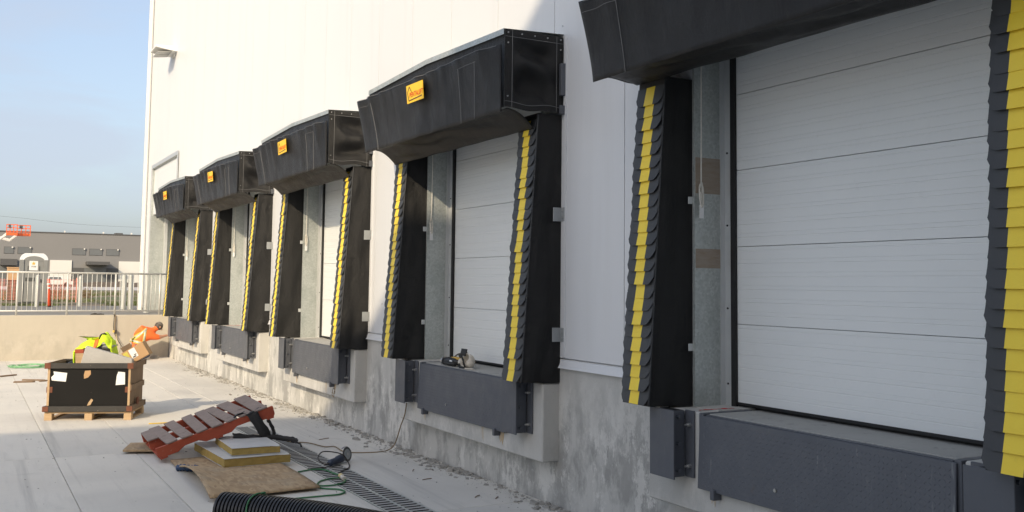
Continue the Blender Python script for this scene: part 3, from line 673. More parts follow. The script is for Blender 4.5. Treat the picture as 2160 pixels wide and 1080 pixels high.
me = text_mesh('STAR', .075); me.materials.clear(); me.materials.append(MT['print_ink']); tx = link('sign_lettering', me, pt); tx.rotation_euler = (R(90), 0, 0); tx.location = (-.01, -.512, 1.455)
# orange mesh fence with posts
fe = thing('safety_fence', 'orange plastic mesh safety fence strung across the field', 'fence', (-5, 48, 1.2))
for x in (-4, -1.2, 1.75, 4.12): MB().cyl((x, 0, -.1), (x, 0, 1.08), .022, 6).build('post', 'fence_orange', fe)
m = MB()
def fx(x): return .05*math.sin(x*1.3)
for k in range(15):
    z = .12+k*.06
    m.grid(lambda u, v: (-5+u*9.1, fx(-5+u*9.1), z+v*.010+.05*math.sin(u*9+2)*-1*(1-abs(math.sin(u*7)))), 40, 1)
for k in range(70):
    x = -5+k*.13; m.box(x, x+.012, fx(x)-.002, fx(x)+.002, .1, 1.02)
m.build('mesh', 'fence_orange', fe, kind='stuff')
t = thing('plywood_crate', 'tan plywood box behind the railing at the left edge', 'box', (-3.35, 50, 1.2))
box('box_body', 'plywood_tan', t, -.24, .24, -.3, .3, .95, 1.48); box('stand', 'dirt', t, -.22, .22, -.25, .25, -.05, .95); box('lid', 'plywood_tan', t, -.26, .26, -.32, .32, 1.483, 1.53)
# dry bush
def plant(name, label, loc, n, h, sp, m, cat):
    t = thing(name, label, cat, loc); mb = MB(); r_ = random.Random(n)
    for k in range(n):
        a = r_.uniform(0, 6.28); l = h*r_.uniform(.4, 1); d = Vector((math.cos(a)*sp*r_.random(), math.sin(a)*sp*r_.random(), l))
        p0 = Vector((r_.gauss(0, sp*.25), r_.gauss(0, sp*.25), 0)); p1 = p0+d*.6; p2 = p0+d+Vector((r_.gauss(0, .08), 0, -.05))
        mb.tube([p0, p1, p2], [.008, .005, .002], 3)
        for j in range(5):
            c0 = p0.lerp(p2, r_.uniform(.4, 1)); v = Vector((r_.gauss(0, 1), r_.gauss(0, 1), r_.gauss(0, 1))).normalized()*.05; w = v.cross(Vector((.3, .8, .5))).normalized()*.025
            mb.add([c0, c0+v*.5+w, c0+v, c0+v*.5-w], [(0, 1, 2, 3)])
    mb.build('foliage', m, t, kind='stuff'); return t
plant('weed_bush', 'dry brown weed bush behind the railing', (-.78, 62, 1.2), 90, .8, .9, 'dry_weed', 'bush')
plant('weed_bush', 'thin dark weeds right of the brown bush', (.55, 58, 1.2), 40, .65, .5, 'dry_weed', 'bush')
m = MB(); r_ = random.Random(3)
for k in range(9000):
    y = 41.3+(r_.random()**1.7)*45; x = -4.8+y*.02+r_.random()*(y*.13+3)
    g_ = N3(x*.35, y*.12, 4)
    if g_ < -.05+.25*r_.random()-.2: continue
    h = r_.uniform(.04, .16)*(1+max(0, g_)); a = r_.uniform(0, 3.1); dx, dy = math.cos(a)*.02, math.sin(a)*.02
    m.add([(x-dx, y-dy, 1.2), (x+dx, y+dy, 1.2), (x+r_.gauss(0, .04), y+r_.gauss(0, .04), 1.2+h)], [(0, 1, 2)])
gr = tag(m.build('grass', 'grass_blade'), 'patchy green and brown grass on the field beyond the railing', 'grass'); gr['kind'] = 'stuff'
# far grey hall
K = 175/90
hx = lambda X: (X+5.279)*K-5.279
hz = lambda z: (z-2.195)*K+2.195
fh = thing('grey_hall', 'long dark grey warehouse on the horizon with pale panels', 'warehouse', (0, 175, 1.2))
H0 = hz(6.03)-1.2
box('wall', 'hall_grey', fh, -60, 60, 0, 60, -1, H0, bevel=0); box('roof_edge', 'hall_dark', fh, -60.1, 60.1, -.1, 60.1, H0, H0+.16, bevel=0)
def hw(x0, x1, z0, z1, m, name, d=.06):
    o = box(name, m, fh, hx(x0), hx(x1), -d, .02, hz(z0)-1.2, hz(z1)-1.2, bevel=0); return o
for x0, x1 in ((-2.56, -1.82), (-1.57, -.51), (2.5, 3.58), (3.82, 4.88), (5.15, 6.21)):
    o = hw(x0, x1, 4.25, 4.82, 'hall_dark', 'window', .04)
    box('pane', 'hall_window', o, hx(x0)+.06, hx(x1)-.06, -.07, -.045, hz(4.25)-1.2+.06, hz(4.82)-1.2-.06, bevel=0)
    MB().box(hx(x1)-.35, hx(x1)-.15, -.3, -.08, hz(4.72)-1.2, hz(4.72)-1.0).build('window_lamp', 'hall_white', o)
hw(.88, 2.52, 1.6, 3.8, 'hall_white', 'pale_panel', .2); hw(6.2, 9.5, 1.6, 3.8, 'hall_white', 'pale_panel', .2)
hw(3.57, 5.3, 3.45, 3.72, 'hall_dark', 'entrance_canopy', 3.2); hw(3.5, 5.2, 1.0, 3.2, 'hall_window', 'entrance_glazing', .1)
hw(2.56, 3.5, 1.0, 3.2, 'hall_dark', 'glazed_bay', .08); hw(5.25, 6.15, 1.0, 3.2, 'hall_dark', 'glazed_bay', .08); hw(-2.8, -1.6, 3.3, 3.8, 'hall_dark', 'entrance_canopy', 3); hw(-3.2, -.9, 1.0, 3.3, 'hall_window', 'entrance_glazing', .1)
for x in (1.9, 4.9, 7.15): box('roof_vent', 'hall_white', fh, hx(x)-.1, hx(x)+.1, .3, .6, H0+.1, H0+.45, bevel=0)
box('roof_unit', 'hall_dark', fh, hx(5.9), hx(6.5), 1, 3, H0+.1, H0+.4, bevel=0)
# low dark clutter before the hall: parked cars
for x, c_, lab in ((1.5, 'hall_dark', 'dark car parked before the far hall, left of the pale panel'), (5.8, 'hall_white', 'white car parked before the far hall entrance')):
    t = thing('parked_car', lab, 'car', (x, 150, 1.21))
    MB().prism([(-2.1, .3), (2.1, .3), (2.15, .75), (1.3, .9), (.7, 1.42), (-1.0, 1.42), (-1.7, .92), (-2.15, .85)], 'y', -.85, .85).build('body', c_, t, bevel=.06)
    MB().prism([(-.95, .95), (.72, .95), (.55, 1.34), (-.85, 1.34)], 'y', -.865, .865).build('window', 'hall_window', t)
    for wx in (-1.3, 1.3):
        for wy in (-.82, .82): MB().cyl((wx, wy-.1, .32), (wx, wy+.1, .32), .32, 14).build('wheel', 'rubber', t)
# boom lift baskets
KB = 110/60
def bx_(X): return (X+5.279)*KB-5.279
def bz_(z): return (z-2.195)*KB+2.195
for n_, (xa, xb, lab) in enumerate(((-3.384, -2.87, 'left orange work basket of the two raised boom lifts'), (-2.85, -2.2, 'right orange work basket of the two raised boom lifts'))):
    t = thing('boom_lift', lab, 'boom lift', (bx_(xa), 110+n_, 1.2), 'raised boom lifts')
    w = bx_(xb)-bx_(xa); z0 = bz_(4.59)-1.2; z1 = bz_(5.14)-1.2
    bk = MB()
    for z in (z0+.35, z0+.7, z1): 
        for y in (-.4, .4): bk.box(0, w, y-.02, y+.02, z-.022, z+.022)
        for x in (0, w): bk.box(x-.02, x+.02, -.4, .4, z-.022, z+.022)
    for x in (0, w*.33, w*.66, w):
        for y in (-.4, .4): bk.box(x-.022, x+.022, y-.022, y+.022, z0, z1)
    bk.build('basket_rails', 'lift_orange', t)
    box('basket_floor', 'lift_orange', t, -.02, w+.02, -.42, .42, z0-.06, z0+.2, bevel=0)
    box('control_box', 'hall_dark', t, w*.15, w*.4, -.5, -.42, z1-.35, z1-.02)
    ex = -9-3*n_
    MB().tube([(.1, .5, z0+.1), (-.6, .8, z0-.5), (ex*.5, 1.5, z0+.9), (ex, 2, 2.0)], .16, 6).build('boom', 'hall_white', t)
    box('chassis', 'lift_orange', t, ex-1.6, ex+1.6, .9, 3.1, .5, 1.9, bevel=.05)
    for wx in (-1.1, 1.1):
        for wy in (.95, 3.05): MB().cyl((ex+wx, wy-.15, .45), (ex+wx, wy+.15, .45), .45, 14).build('wheel', 'rubber', t)
# overhead wire between two poles beyond the frame
ow = thing('overhead_wire', 'thin overhead wire above the far hall roof', 'wire', (-40, 140, 1.2))
MB().tube(spline([(0, 0, 10.2), (36, 0, 9.0), (54, 0, 8.1), (100, 0, 8.9)], 10), .011, 4).build('wire', 'cord_dark', ow)
for x, h in ((0, 10.6), (100, 9.4)): MB().cyl((x, 0, 0), (x, 0, h), .14, 8).build('pole', 'wood_scrap', ow)

# ------------------------------------------------------------------ bulk crate and its load
CR = thing('bulk_crate', 'battered black wooden bulk crate with rusty corner brackets', 'crate', (-4.085, 17.2, 0), rz=R(-21))
CW, CD, CH = 1.30, .86, .89
for x in (0, .60, 1.19):
    box('pallet_block', 'wood_raw', CR, x, x+.115, -.01, .12, 0, .105, bevel=.004); box('pallet_block', 'wood_raw', CR, x, x+.115, CD-.12, CD+.01, 0, .105, bevel=.004)
    box('skid_board', 'wood_raw', CR, x+.01, x+.105, .121, CD-.121, 0, .02)
for k in range(6): box('deck_board', 'wood_raw', CR, 0, CW, .0+k*.146, .0+k*.146+.13, .106, .13, bevel=.003)
box('front_panel', 'crate_black', CR, .05, CW-.05, .0, .018, .135, CH-.02, bevel=.002)
box('back_panel', 'crate_black', CR, .05, CW-.05, CD-.018, CD, .135, CH-.02, bevel=.002)
box('left_panel', 'crate_brown', CR, .03, .048, .0, CD, .135, CH-.02, bevel=.002); box('right_panel', 'crate_brown', CR, CW-.048, CW-.03, .0, CD, .135, CH-.02, bevel=.002)
for x0, x1 in ((.028, .062), (CW-.062, CW-.028)): box('corner_post', 'wood_raw', CR, x0, x1, -.012, -.001, .225, CH-.085, bevel=.002)
def band(z0, z1, o, m, nm='rim_board'):
    box(nm, m, CR, .0-o, CW+o, -.02-o, -.002, z0, z1, bevel=.004); box(nm, m, CR, .0-o, CW+o, CD+.002, CD+.02+o, z0, z1, bevel=.004)
    box(nm, 'crate_brown', CR, .03-.022-o, .03-.002, 0, CD, z0, z1, bevel=.004); box(nm, 'crate_brown', CR, CW-.03+.002, CW-.03+.024+o, 0, CD, z0, z1, bevel=.004)
band(CH-.085, CH, .012, 'crate_rim'); band(.135, .222, .02, 'crate_rim', 'base_board')
box('middle_strap', 'crate_brown', CR, CW-.028, CW-.004, -.02, CD, .46, .55); 
for z0, z1, o in ((CH-.088, CH+.003, .012), (.43, .52, -.02), (.14, .22, .02)):
    for x0 in (-.004-o, CW-.086+o): box('corner_bracket', 'rust_iron', CR, x0, x0+.09, -.026-o, -.0235-o if o > 0 else -.004, z0, z1, bevel=.002)
lb = MB().prism([(0, 0), (.21, -.02), (.225, .115), (.02, .14), (.03, .09), (-.01, .05)], 'y', -.006, -.002).build('paper_label', 'paper', CR); lb.location = (.09, 0, .62)
lb = MB().prism([(0, 0), (.14, .01), (.135, .20), (.03, .21), (.01, .14)], 'y', -.006, -.002).build('paper_label', 'paper', CR); lb.location = (CW-.25, 0, .545)
lb = MB().prism([(0, 0), (.06, .02), (.10, .07), (.095, .13), (.01, .125), (-.005, .06)], 'y', -.005, -.002).build('torn_patch', 'cardboard', CR); lb.location = (.57, 0, .645)
lb = MB().prism([(0, 0), (.05, .01), (.09, .09), (.06, .11), (.02, .05)], 'y', -.005, -.002).build('torn_patch', 'wood_raw', CR); lb.location = (.63, 0, .225)
MB().box(CW+.0, CW+.02, .3, .42, .20, .32).build('latch', 'rust_iron', CR, bevel=.004)
CM = Matrix.Translation((-4.085, 17.2, 0)) @ Matrix.Rotation(R(-21), 4, 'Z')
def inc(x, y, z): return CM @ Vector((x, y, z))
def load(name, label, cat, x, y, z): return thing(name, label, cat, inc(x, y, z), None, R(-21))
# concrete slab offcut leaning in the crate
t = load('concrete_slab', 'grey concrete slab offcut leaning over the crate rim', 'slab', .60, .12, .55)
MB().prism([(-.10, -.30), (.60, -.30), (.61, .25), (.67, .335), (.665, .395), (-.045, .60), (-.12, .30)], 'y', -.05, .07).build('slab_body', 'rough_slab', t, bevel=.008)
t = load('wood_plank', 'short weathered plank with red painted end standing in crate', 'plank', .47, .20, .40)
MB().box(-.06, .065, -.02, .02, -.2, .66).build('plank_body', 'wood_raw', t, bevel=.004).rotation_euler = (R(6), R(-2), 0)
MB().box(-.064, .069, -.024, .024, .64, .70).build('painted_end', 'wood_painted_red', t, bevel=.003).rotation_euler = (R(6), R(-2), 0)
t = load('tool_bin', 'grey plastic bin under the lime vest in the crate', 'bin', .65, .60, .55)
for a in ((-.21, .21, -.14, -.125), (-.21, .21, .125, .14)): box('bin_wall', 'bracket_grey', t, *a, -.1, .56)
for a in ((-.21, -.195), (.195, .21)): box('bin_wall', 'bracket_grey', t, *a, -.124, .124, -.1, .56)
box('bin_lid', 'plastic_black', t, -.17, .19, -.155, -.142, .40, .545); box('bin_rim', 'bracket_grey', t, -.225, .225, -.165, .165, .562, .59, bevel=.005)
# lime vest draped over the bin
def vest(u, v):
    s = -.42+u*.92; w = -.14+v*.32
    z = .615+.03*math.sin(u*11)+.11*max(0, 1-abs(u-.60)/.2)+.05*math.sin(v*3.1)
    x = s*.62
    if u < .22: x = -.27-.03*math.sin(u*9); z = .60-(.22-u)*1.35
    if u > .86: x = .245+.03*math.sin(u*14); z = .60-(u-.86)*1.4
    z -= .10*(1-v)**3; x += (v-.5)*.10*(u < .25)
    return (x+.02*N3(u*6, v*4, 2), w-.08+.04*N3(u*5, v*3, 7), z+.035*N3(u*8, v*5, 3)+.02)
vt = load('safety_vest', 'crumpled lime safety vest draped over the bin in crate', 'vest', .63, .60, .55)
MB().grid(vest, 40, 14).build('fabric', 'hi_vis_lime', vt, smooth=True, solid=.01)
MB().grid(lambda u, v: Vector(vest(.36+u*.10, v))+Vector((0, -.012, .016)), 6, 14).build('orange_band', 'hi_vis_orange', vt, smooth=True, solid=.006)
MB().tube(spline([(.02, -.1, .69), (.04, -.12, .75), (.09, -.12, .775), (.12, -.1, .765)], 5), .014, 6).build('loop', 'webbing_black', vt, smooth=True)
t = load('rubble_bag', 'dark plastic sack slumped in the left of the crate', 'sack', .27, .45, .5)
MB().grid(lambda u, v: ((.15*math.sin(v*math.pi)*(1+.3*N3(u*5, v*4, 1)))*math.cos(u*6.283), .2*math.sin(v*math.pi)*math.sin(u*6.283), .40*(1-v)**.8+.05*N3(u*4, v*3, 8)), 20, 10, closeu=True).build('sack_body', 'plastic_black', t, smooth=True)
# cardboard box balanced on the rim
t = load('cardboard_box', 'open cardboard carton with labels tilted on the crate rim', 'box', 1.245, .40, 1.02)
T = Matrix.Rotation(R(31), 4, 'Y') @ Matrix.Identity(4)
bb = []
def cb(nm, m, *a, bevel=.003): o = MB().box(*a, T=T2).build(nm, m, t, bevel=bevel); return o
T2 = Matrix.Rotation(R(-31), 4, 'Y') @ Matrix.Scale(.80, 4)
cb('front_side', 'cardboard', -.21, .25, -.16, -.154, -.16, .13); cb('back_side', 'cardboard', -.21, .25, .154, .16, -.16, .13)
cb('left_side', 'cardboard', -.21, -.204, -.153, .153, -.16, .13); cb('right_side', 'cardboard', .244, .25, -.153, .153, -.16, .13); cb('bottom', 'cardboard', -.203, .243, -.153, .153, -.16, -.154)
MB().box(0, .21, -.004, .004, 0, .10, T=T2 @ Matrix.Translation((.03, -.158, .13)) @ Matrix.Rotation(R(14), 4, 'X') @ Matrix.Translation((-.2, 0, 0))).build('flap', 'wood_scrap', t)
cb('label_white', 'paper', -.07, .06, -.163, -.1605, -.08, .11, bevel=0); cb('label_yellow', 'label_yellow', -.19, -.10, -.163, -.1605, -.02, .10, bevel=0)
cb('print', 'print_ink', -.05, .02, -.1645, -.1632, -.07, -.045, bevel=0); cb('print', 'print_ink', -.01, .04, -.1645, -.1632, -.035, -.015, bevel=0)

# ------------------------------------------------------------------ pallet pile in the foreground
# OSB sheet, left edge curling up
def osb(u, v):
    x = -3.04+u*1.16; y = 10.2+v*2.45+u*.10
    z = .03+.11*max(0, 1-u/.55)**2*math.sin(min(1, v*1.25+.02)*math.pi)**.8 + .012*math.sin(v*5)
    return (x+.05*v*(1-u), y, z)
ob = thing('osb_sheet', 'weathered strand board sheet lying under the foam panels', 'board', (-2.4, 11.4, 0))
MB().grid(lambda u, v: Vector(osb(u, v))-Vector((2.4*-1, 11.4, 0)), 24, 24).build('sheet', 'osb', ob, smooth=True, solid=-.018)
for u in (.36, .56, .76):
    MB().tube([Vector(osb(u+.05*v/20, v/20))-Vector((-2.4, 11.4, 0))+Vector((0, 0, .0005)) for v in range(0, 13)], .0025, 4).build('score_line', 'cord_dark', ob)
t = thing('wood_offcut', 'pale board offcut poking out left of the red pallet', 'board', (-3.3, 13.6, 0))
MB().prism([(-.12, -.1), (.5, -.35), (.6, .3), (.05, .45)], 'z', .03, .055).build('offcut_board', 'osb', t)
# insulated panel offcuts: painted skins with yellow foam between
def foam(name, label, cx, cy, z0, w, l, h, rz, tilt=0):
    t = thing(name, label, 'foam panel', (cx, cy, z0), 'insulated panel offcuts', R(rz)); t.rotation_euler = (R(tilt), 0, R(rz))
    r_ = random.Random(int(cx*1000)); m = MB()
    def side(p, q, nx, ny):
        def fn(u, v):
            j = .010*N3(u*9, v*4, cx)+.006*N3(u*30, v*12, 2)
            return (p[0]+(q[0]-p[0])*u+nx*j, p[1]+(q[1]-p[1])*u+ny*j, .004+v*(h-.008))
        m.grid(fn, 30, 6)
    a = .006
    c4 = [(-w/2+a, -l/2+a), (w/2-a, -l/2+a), (w/2-a, l/2-a), (-w/2+a, l/2-a)]
    for k in range(4):
        p, q = c4[k], c4[(k+1) % 4]; d = (Vector(q)-Vector(p)).normalized(); side(p, q, d.y, -d.x)
    m.build('foam_core', 'foam_yellow', t, smooth=True)
    box('bottom_skin', 'scratched_white', t, -w/2, w/2, -l/2, l/2, 0, .003, bevel=0)
    def top(u, v):
        x = -w/2+u*w; y = -l/2+v*l; return (x, y, h+.0015+.012*max(0, u-.8)*5*max(0, .12-v)*8*(-1)+.004*N3(u*5, v*5, 1))
    MB().grid(top, 20, 20).build('top_skin', 'scratched_white', t, smooth=False, solid=.002)
    return t
foam('foam_panel', 'lower white skinned yellow foam panel on the strand board', -2.19, 12.45, .048, .80, 1.36, .10, 3)
foam('foam_panel', 'upper white skinned yellow foam panel under the red pallet', -2.14, 12.36, .156, .58, .96, .085, -1)
# red pallet, one end propped on the panels
A = Vector((-3.13, 12.62, .055)); B = Vector((-1.73, 12.60, .50)); lx = (B-A).normalized(); ly = Vector((.05, 1, .02)); ly = (ly-lx*ly.dot(lx)).normalized(); lz = lx.cross(ly)
pl = thing('red_pallet', 'broken red painted wooden pallet tilted on the foam panels', 'pallet', A)
pl.rotation_euler = Matrix((lx, ly, lz)).transposed().to_euler()
PL, PWD, PHT = 1.47, 1.26, .150
for k, y in enumerate((0, .59, 1.18)):
    m = MB().prism([(0, .02), (.05, 0), (.24, 0), (.33, .045), (.50, .045), (.58, 0), (.90, 0), (.98, .045), (1.14, .045), (1.22, 0), (PL-.02, 0), (PL, .03), (PL, PHT-.02), (0, PHT-.02)], 'y', y, y+.045)
    m.build('stringer', 'wood_painted_red', pl, bevel=.004)
r_ = random.Random(5)
xs_ = [.20, .385, .57, .755, .94, 1.125, 1.315]
for k, x in enumerate(xs_):
    w = .136 if k < 5 else .168
    y0, y1 = -.012+r_.uniform(-.01, .01), PWD+.01+r_.uniform(-.015, .02)
    T = Matrix.Translation((x, 0, PHT-.018)) @ Matrix.Rotation(R(r_.uniform(-1.6, 1.6)), 4, 'Z') @ Matrix.Rotation(R(r_.uniform(-.8, .8)), 4, 'Y')
    ch = r_.uniform(.0, .03)
    MB().prism([(-w/2, y0+ch), (-w/2+.03, y0), (w/2, y0+r_.uniform(0, .02)), (w/2, y1), (-w/2, y1-r_.uniform(0, .04))], 'z', 0, .019, T=T).build('deck_board', 'wood_weathered_red', pl, bevel=.003)
MB().prism([(-.01, .56), (.14, .55), (.13, 1.22), (0, 1.21)], 'z', PHT-.018, PHT).build('broken_board', 'wood_weathered_red', pl, bevel=.003)
for x in (.02, .70, 1.36): MB().box(x, x+.09, .0, 1.22, -.018, -.001).build('bottom_board', 'wood_painted_red', pl, bevel=.003)
# webbing harness hung over the raised end
PM = Matrix.Translation(A) @ Matrix((lx, ly, lz)).transposed().to_4x4()
hn = thing('webbing_harness', 'black webbing harness slung over the raised pallet end', 'harness', PM @ Vector((1.28, -.03, .05)))
Hq = lambda x, y, z: (PM @ Vector((x, y, z)))-Vector(hn.location)
def strap(name, pts, w, wv, m='webbing_black', sag=0):
    P = spline(pts, 6); n = len(P)-1; wv = Vector(wv).normalized()
    return MB().grid(lambda u, v: P[min(n, int(round(u*n)))]+wv*w*(v-.5)+Vector((0, 0, .012*N3(u*7, v*3, 4)))+Vector((.01*N3(u*9, v*4, 9), .01*math.sin(v*9), 0)), n, 5).build(name, m, hn, smooth=True, solid=.007)
strap('hanging_web', [Hq(1.12, .10, .142), Hq(1.17, .02, .15), Hq(1.20, -.03, .12), Hq(1.23, -.05, .0), Hq(1.27, -.05, -.14), Hq(1.28, -.02, -.23)], .13, lx)
strap('loose_end', [Hq(1.12, .10, .142), Hq(1.05, .10, .16), Hq(.98, .04, .15)], .07, ly)
strap('top_web', [Hq(1.20, .0, .145), Hq(1.30, .08, .15), Hq(1.42, .12, .145)], .06, ly)
strap('ground_web', [Hq(1.28, -.03, -.22), Hq(1.14, -.02, -.175), Hq(1.02, .0, -.12), Hq(.90, .02, -.06)], .09, (0, .4, 1))
strap('trailing_web', [Hq(1.27, -.03, -.2), Hq(1.42, -.05, -.27), Hq(1.55, -.1, -.33), Hq(1.62, -.15, -.37)], .07, (0, .6, 1))
strap('leg_strap', [Hq(1.37, .02, -.02), Hq(1.40, .02, -.16), Hq(1.38, .0, -.26)], .045, lx)
MB().tube(spline([Hq(1.55, -.1, -.36), Hq(1.62, -.2, -.40), Hq(1.60, -.33, -.41)], 5), .012, 6).build('lanyard', 'webbing_black', hn, smooth=True)
# crushed bottle
bt = thing('crushed_bottle', 'crushed blue plastic bottle at the edge of the strand board', 'bottle', (-2.93, 12.0, .035))
P = spline([(-.09, .05, 0), (-.03, .01, .01), (.05, -.04, 0), (.11, -.075, .01), (.14, -.095, .01)], 6)
MB().tube(P, [.035+.008*math.sin(k*2.1) if k < 17 else .035-.004*(k-17) for k in range(len(P))], 10).build('bottle_body', 'bottle_blue', bt, smooth=True)
# corrugated pipe
pp = thing('corrugated_pipe', 'black corrugated drain pipe lying across the foreground', 'pipe', (-3.1, 9.1, 0))
base = spline([(-3.16, 9.18, .155), (-2.86, 8.86, .155), (-2.58, 8.52, .155), (-2.33, 8.12, .155), (-2.12, 7.7, .155), (-1.85, 7.0, .155), (-1.5, 6.2, .155)], 40)
acc = [0]
for a, b_ in zip(base, base[1:]): acc.append(acc[-1]+(b_-a).length)
pts, rad = [], []; s_ = 0.0; j = 0; ph = [(0, .138), (.28, .138), (.38, .155), (.88, .155), (.98, .138)]
off = Vector((3.1, -9.1, 0))
nrib = int(acc[-1]/.036)
for k in range(nrib):
    for f, r in ph:
        s_ = (k+f)*.036
        while j < len(acc)-2 and acc[j+1] < s_: j += 1
        tt = (s_-acc[j])/max(1e-6, acc[j+1]-acc[j]); pts.append(base[j].lerp(base[j+1], tt)+off); rad.append(r)
o = MB().tube(pts, rad, 28, caps=False); ri = MB().tube(pts[::8], [.128]*len(pts[::8]), 20, caps=False)
o.build('pipe_wall', 'plastic_black', pp); ri.build('inner_wall', 'plastic_black', pp, smooth=True)
t = thing('green_tie', 'green cord tied round the black corrugated pipe', 'cord', (-2.9, 8.9, 0))
rg = []
cpt = Vector((-2.905, 8.912, .155)); ax = Vector((.3, -.33, 0)).normalized(); pr_ = Vector((-ax.y, ax.x, 0))
for k in range(25):
    a = k/24*2*math.pi; rg.append(cpt+pr_*.167*math.cos(a)+Vector((0, 0, 1))*.167*math.sin(a)+ax*.02*math.sin(a*2)-Vector((-2.9, 8.9, 0)))
for v in rg: v.z = max(v.z, .008)
MB().tube(rg, .008, 6).build('cord', 'cord_green', t, smooth=True)
MB().tube(spline([(.02, .0, .325), (.045, -.01, .33), (.06, .02, .32)], 4), .009, 6).build('knot', 'cord_green', t, smooth=True)
# cables on the slab
gc = thing('green_extension_cord', 'green extension cord looped beside the trench drain', 'cord', (-1.7, 10.7, 0))
o2 = Vector((1.7, -10.7, 0))
MB().tube([p+o2 for p in spline([(-1.80, 11.35, .012), (-1.62, 11.42, .012), (-1.49, 11.36, .012), (-1.46, 11.1, .012), (-1.43, 10.93, .014), (-1.47, 10.82, .014), (-1.58, 10.82, .012), (-1.74, 10.72, .012), (-1.83, 10.53, .012), (-1.75, 10.46, .012), (-1.60, 10.48, .012), (-1.49, 10.60, .016), (-1.47, 10.72, .018)], 8)], .0095, 6).build('cord', 'cord_green', gc, smooth=True)
MB().tube([p+o2 for p in spline([(-1.88, 10.45, .012), (-1.82, 10.33, .012), (-1.70, 10.22, .012), (-1.68, 10.08, .012), (-1.78, 9.98, .012), (-1.95, 9.98, .012), (-2.2, 9.98, .012), (-2.5, 9.95, .012), (-2.75, 9.85, .012)], 8)], .0095, 6).build('cord', 'cord_green', gc, smooth=True)
MB().cyl(Vector((-1.46, 10.86, .03))+o2, Vector((-1.47, 10.78, .03))+o2, .026, 10).build('plug', 'plug_cream', gc); MB().cyl(Vector((-1.47, 10.78, .03))+o2, Vector((-1.485, 10.66, .028))+o2, .024, 10).build('socket', 'mask_cream', gc)
yc_ = thing('brown_extension_cord', 'tan extension cord running from the second dock to the pallet', 'cord', (-.9, 12.8, 0))
o3 = Vector((.9, -12.8, 0))
MB().tube([p+o3 for p in spline([(-1.42, 13.95, .012), (-1.33, 13.85, .012), (-1.245, 13.5, .012), (-1.06, 13.32, .012), (-.965, 12.93, .012), (-.84, 12.88, .012), (-.86, 12.45, .012), (-.70, 12.29, .012), (-.45, 12.24, .012), (-.30, 12.27, .03), (-.24, 12.22, .12), (-.22, 12.10, .35), (-.215, 11.99, .5), (-.215, 11.93, .66)], 9)], .0075, 6).build('cord', 'cord_brown', yc_, smooth=True)
t = thing('yellow_strap', 'frayed yellow strap lying on sunlit concrete behind the pallet', 'strap', (-2.35, 16.1, .0))
MB().tube(spline([(-.35, .02, .01), (-.15, .0, .012), (.05, .02, .01), (.22, .03, .012), (.27, .2, .012), (.25, .32, .012)], 6), .010, 5).build('web', 'strap_yellow', t, smooth=True)
# angle grinder
gd = thing('angle_grinder', 'blue angle grinder lying by the trench drain', 'grinder', (-1.22, 11.66, 0)); 
a0 = Vector((-.15, -.14, .05)); a1 = Vector((.10, .10, .06)); gdv = (a1-a0).normalized()
MB().tube([a0, a0+gdv*.03, a0.lerp(a1, .5), a0.lerp(a1, .62), a0.lerp(a1, .95), a1], [.030, .040, .038, .048, .050, .042], 12).build('motor_body', 'tool_blue', gd, smooth=True)
MB().tube([a1-gdv*.01, a1+gdv*.05], [.042, .036], 12).build('gear_head', 'tool_metal', gd, smooth=True)
dc = a1+gdv*.055+Vector((.02, -.03, .035)); dn = Vector((.55, -.80, .18)).normalized()
MB().cyl(dc-dn*.003, dc+dn*.003, .088, 28).build('cutting_disc', 'disc_grey', gd); MB().cyl(dc-dn*.004, dc+dn*.0045, .062, 20).build('disc_label', 'bracket_grey', gd); MB().cyl(dc-dn*.03, dc+dn*.012, .02, 10).build('spindle', 'bolt_steel', gd)
a_ = dn.cross(Vector((0, 0, 1))).normalized(); b2 = dn.cross(a_)
MB().grid(lambda u, v: dc-dn*(.006+.03*v)+(a_*math.cos(math.pi*u+2.2)+b2*math.sin(math.pi*u+2.2))*.095, 14, 2).build('guard', 'tool_metal', gd, smooth=True, solid=.003)
MB().tube(spline([a0, a0+Vector((-.07, -.02, .0)), a0+Vector((-.11, .09, .05)), a0+Vector((-.02, .22, .10)), a0+Vector((.12, .23, .09)), a0+Vector((.22, .15, .06)), Vector((.13, -.02, .02)), Vector((.05, -.28, .01)), Vector((-.07, -.42, .01)), Vector((-.18, -.60, .02))], 7), .008, 6).build('power_cord', 'cord_dark', gd, smooth=True)
t = tag(MB().tube(spline([(-1.62, 11.55, .006), (-1.45, 11.5, .008), (-1.36, 11.58, .006)], 4), .006, 5).build('wire_scrap', 'cord_dark', None), 'short dark wire scrap lying over the drain grate', 'wire')

# tools and respirator on the second leveler
yb_ = YC[1]; Z0 = 1.214
t = thing('respirator_mask', 'cream half face respirator with black straps on the second dock ledge', 'respirator', (-.06, yb_+.12, Z0))
def sph(c0, r, nu=14, nv=8, vmax=1.0, ax_=None):
    def fn(u, v):
        a, p = u*2*math.pi, v*math.pi*vmax; d = Vector((math.sin(p)*math.cos(a)*r[0], math.sin(p)*math.sin(a)*r[1], math.cos(p)*r[2])); return Vector(c0)+(ax_ @ d if ax_ else d)
    return fn
MB().grid(sph((0, 0, .085), (.085, .10, .09), vmax=.62, ax_=Matrix.Rotation(R(-70), 3, 'Y') @ Matrix.Rotation(R(180), 3, 'X')), 16, 8, closeu=True).build('face_piece', 'mask_cream', t, smooth=True, solid=.008)
for s in (-1, 1): MB().tube([(-.0, s*.085, .06), (-.01, s*.10, .06), (-.02, s*.135, .06)], [.04, .05, .046], 14).build('filter', 'mask_cream', t, smooth=True)
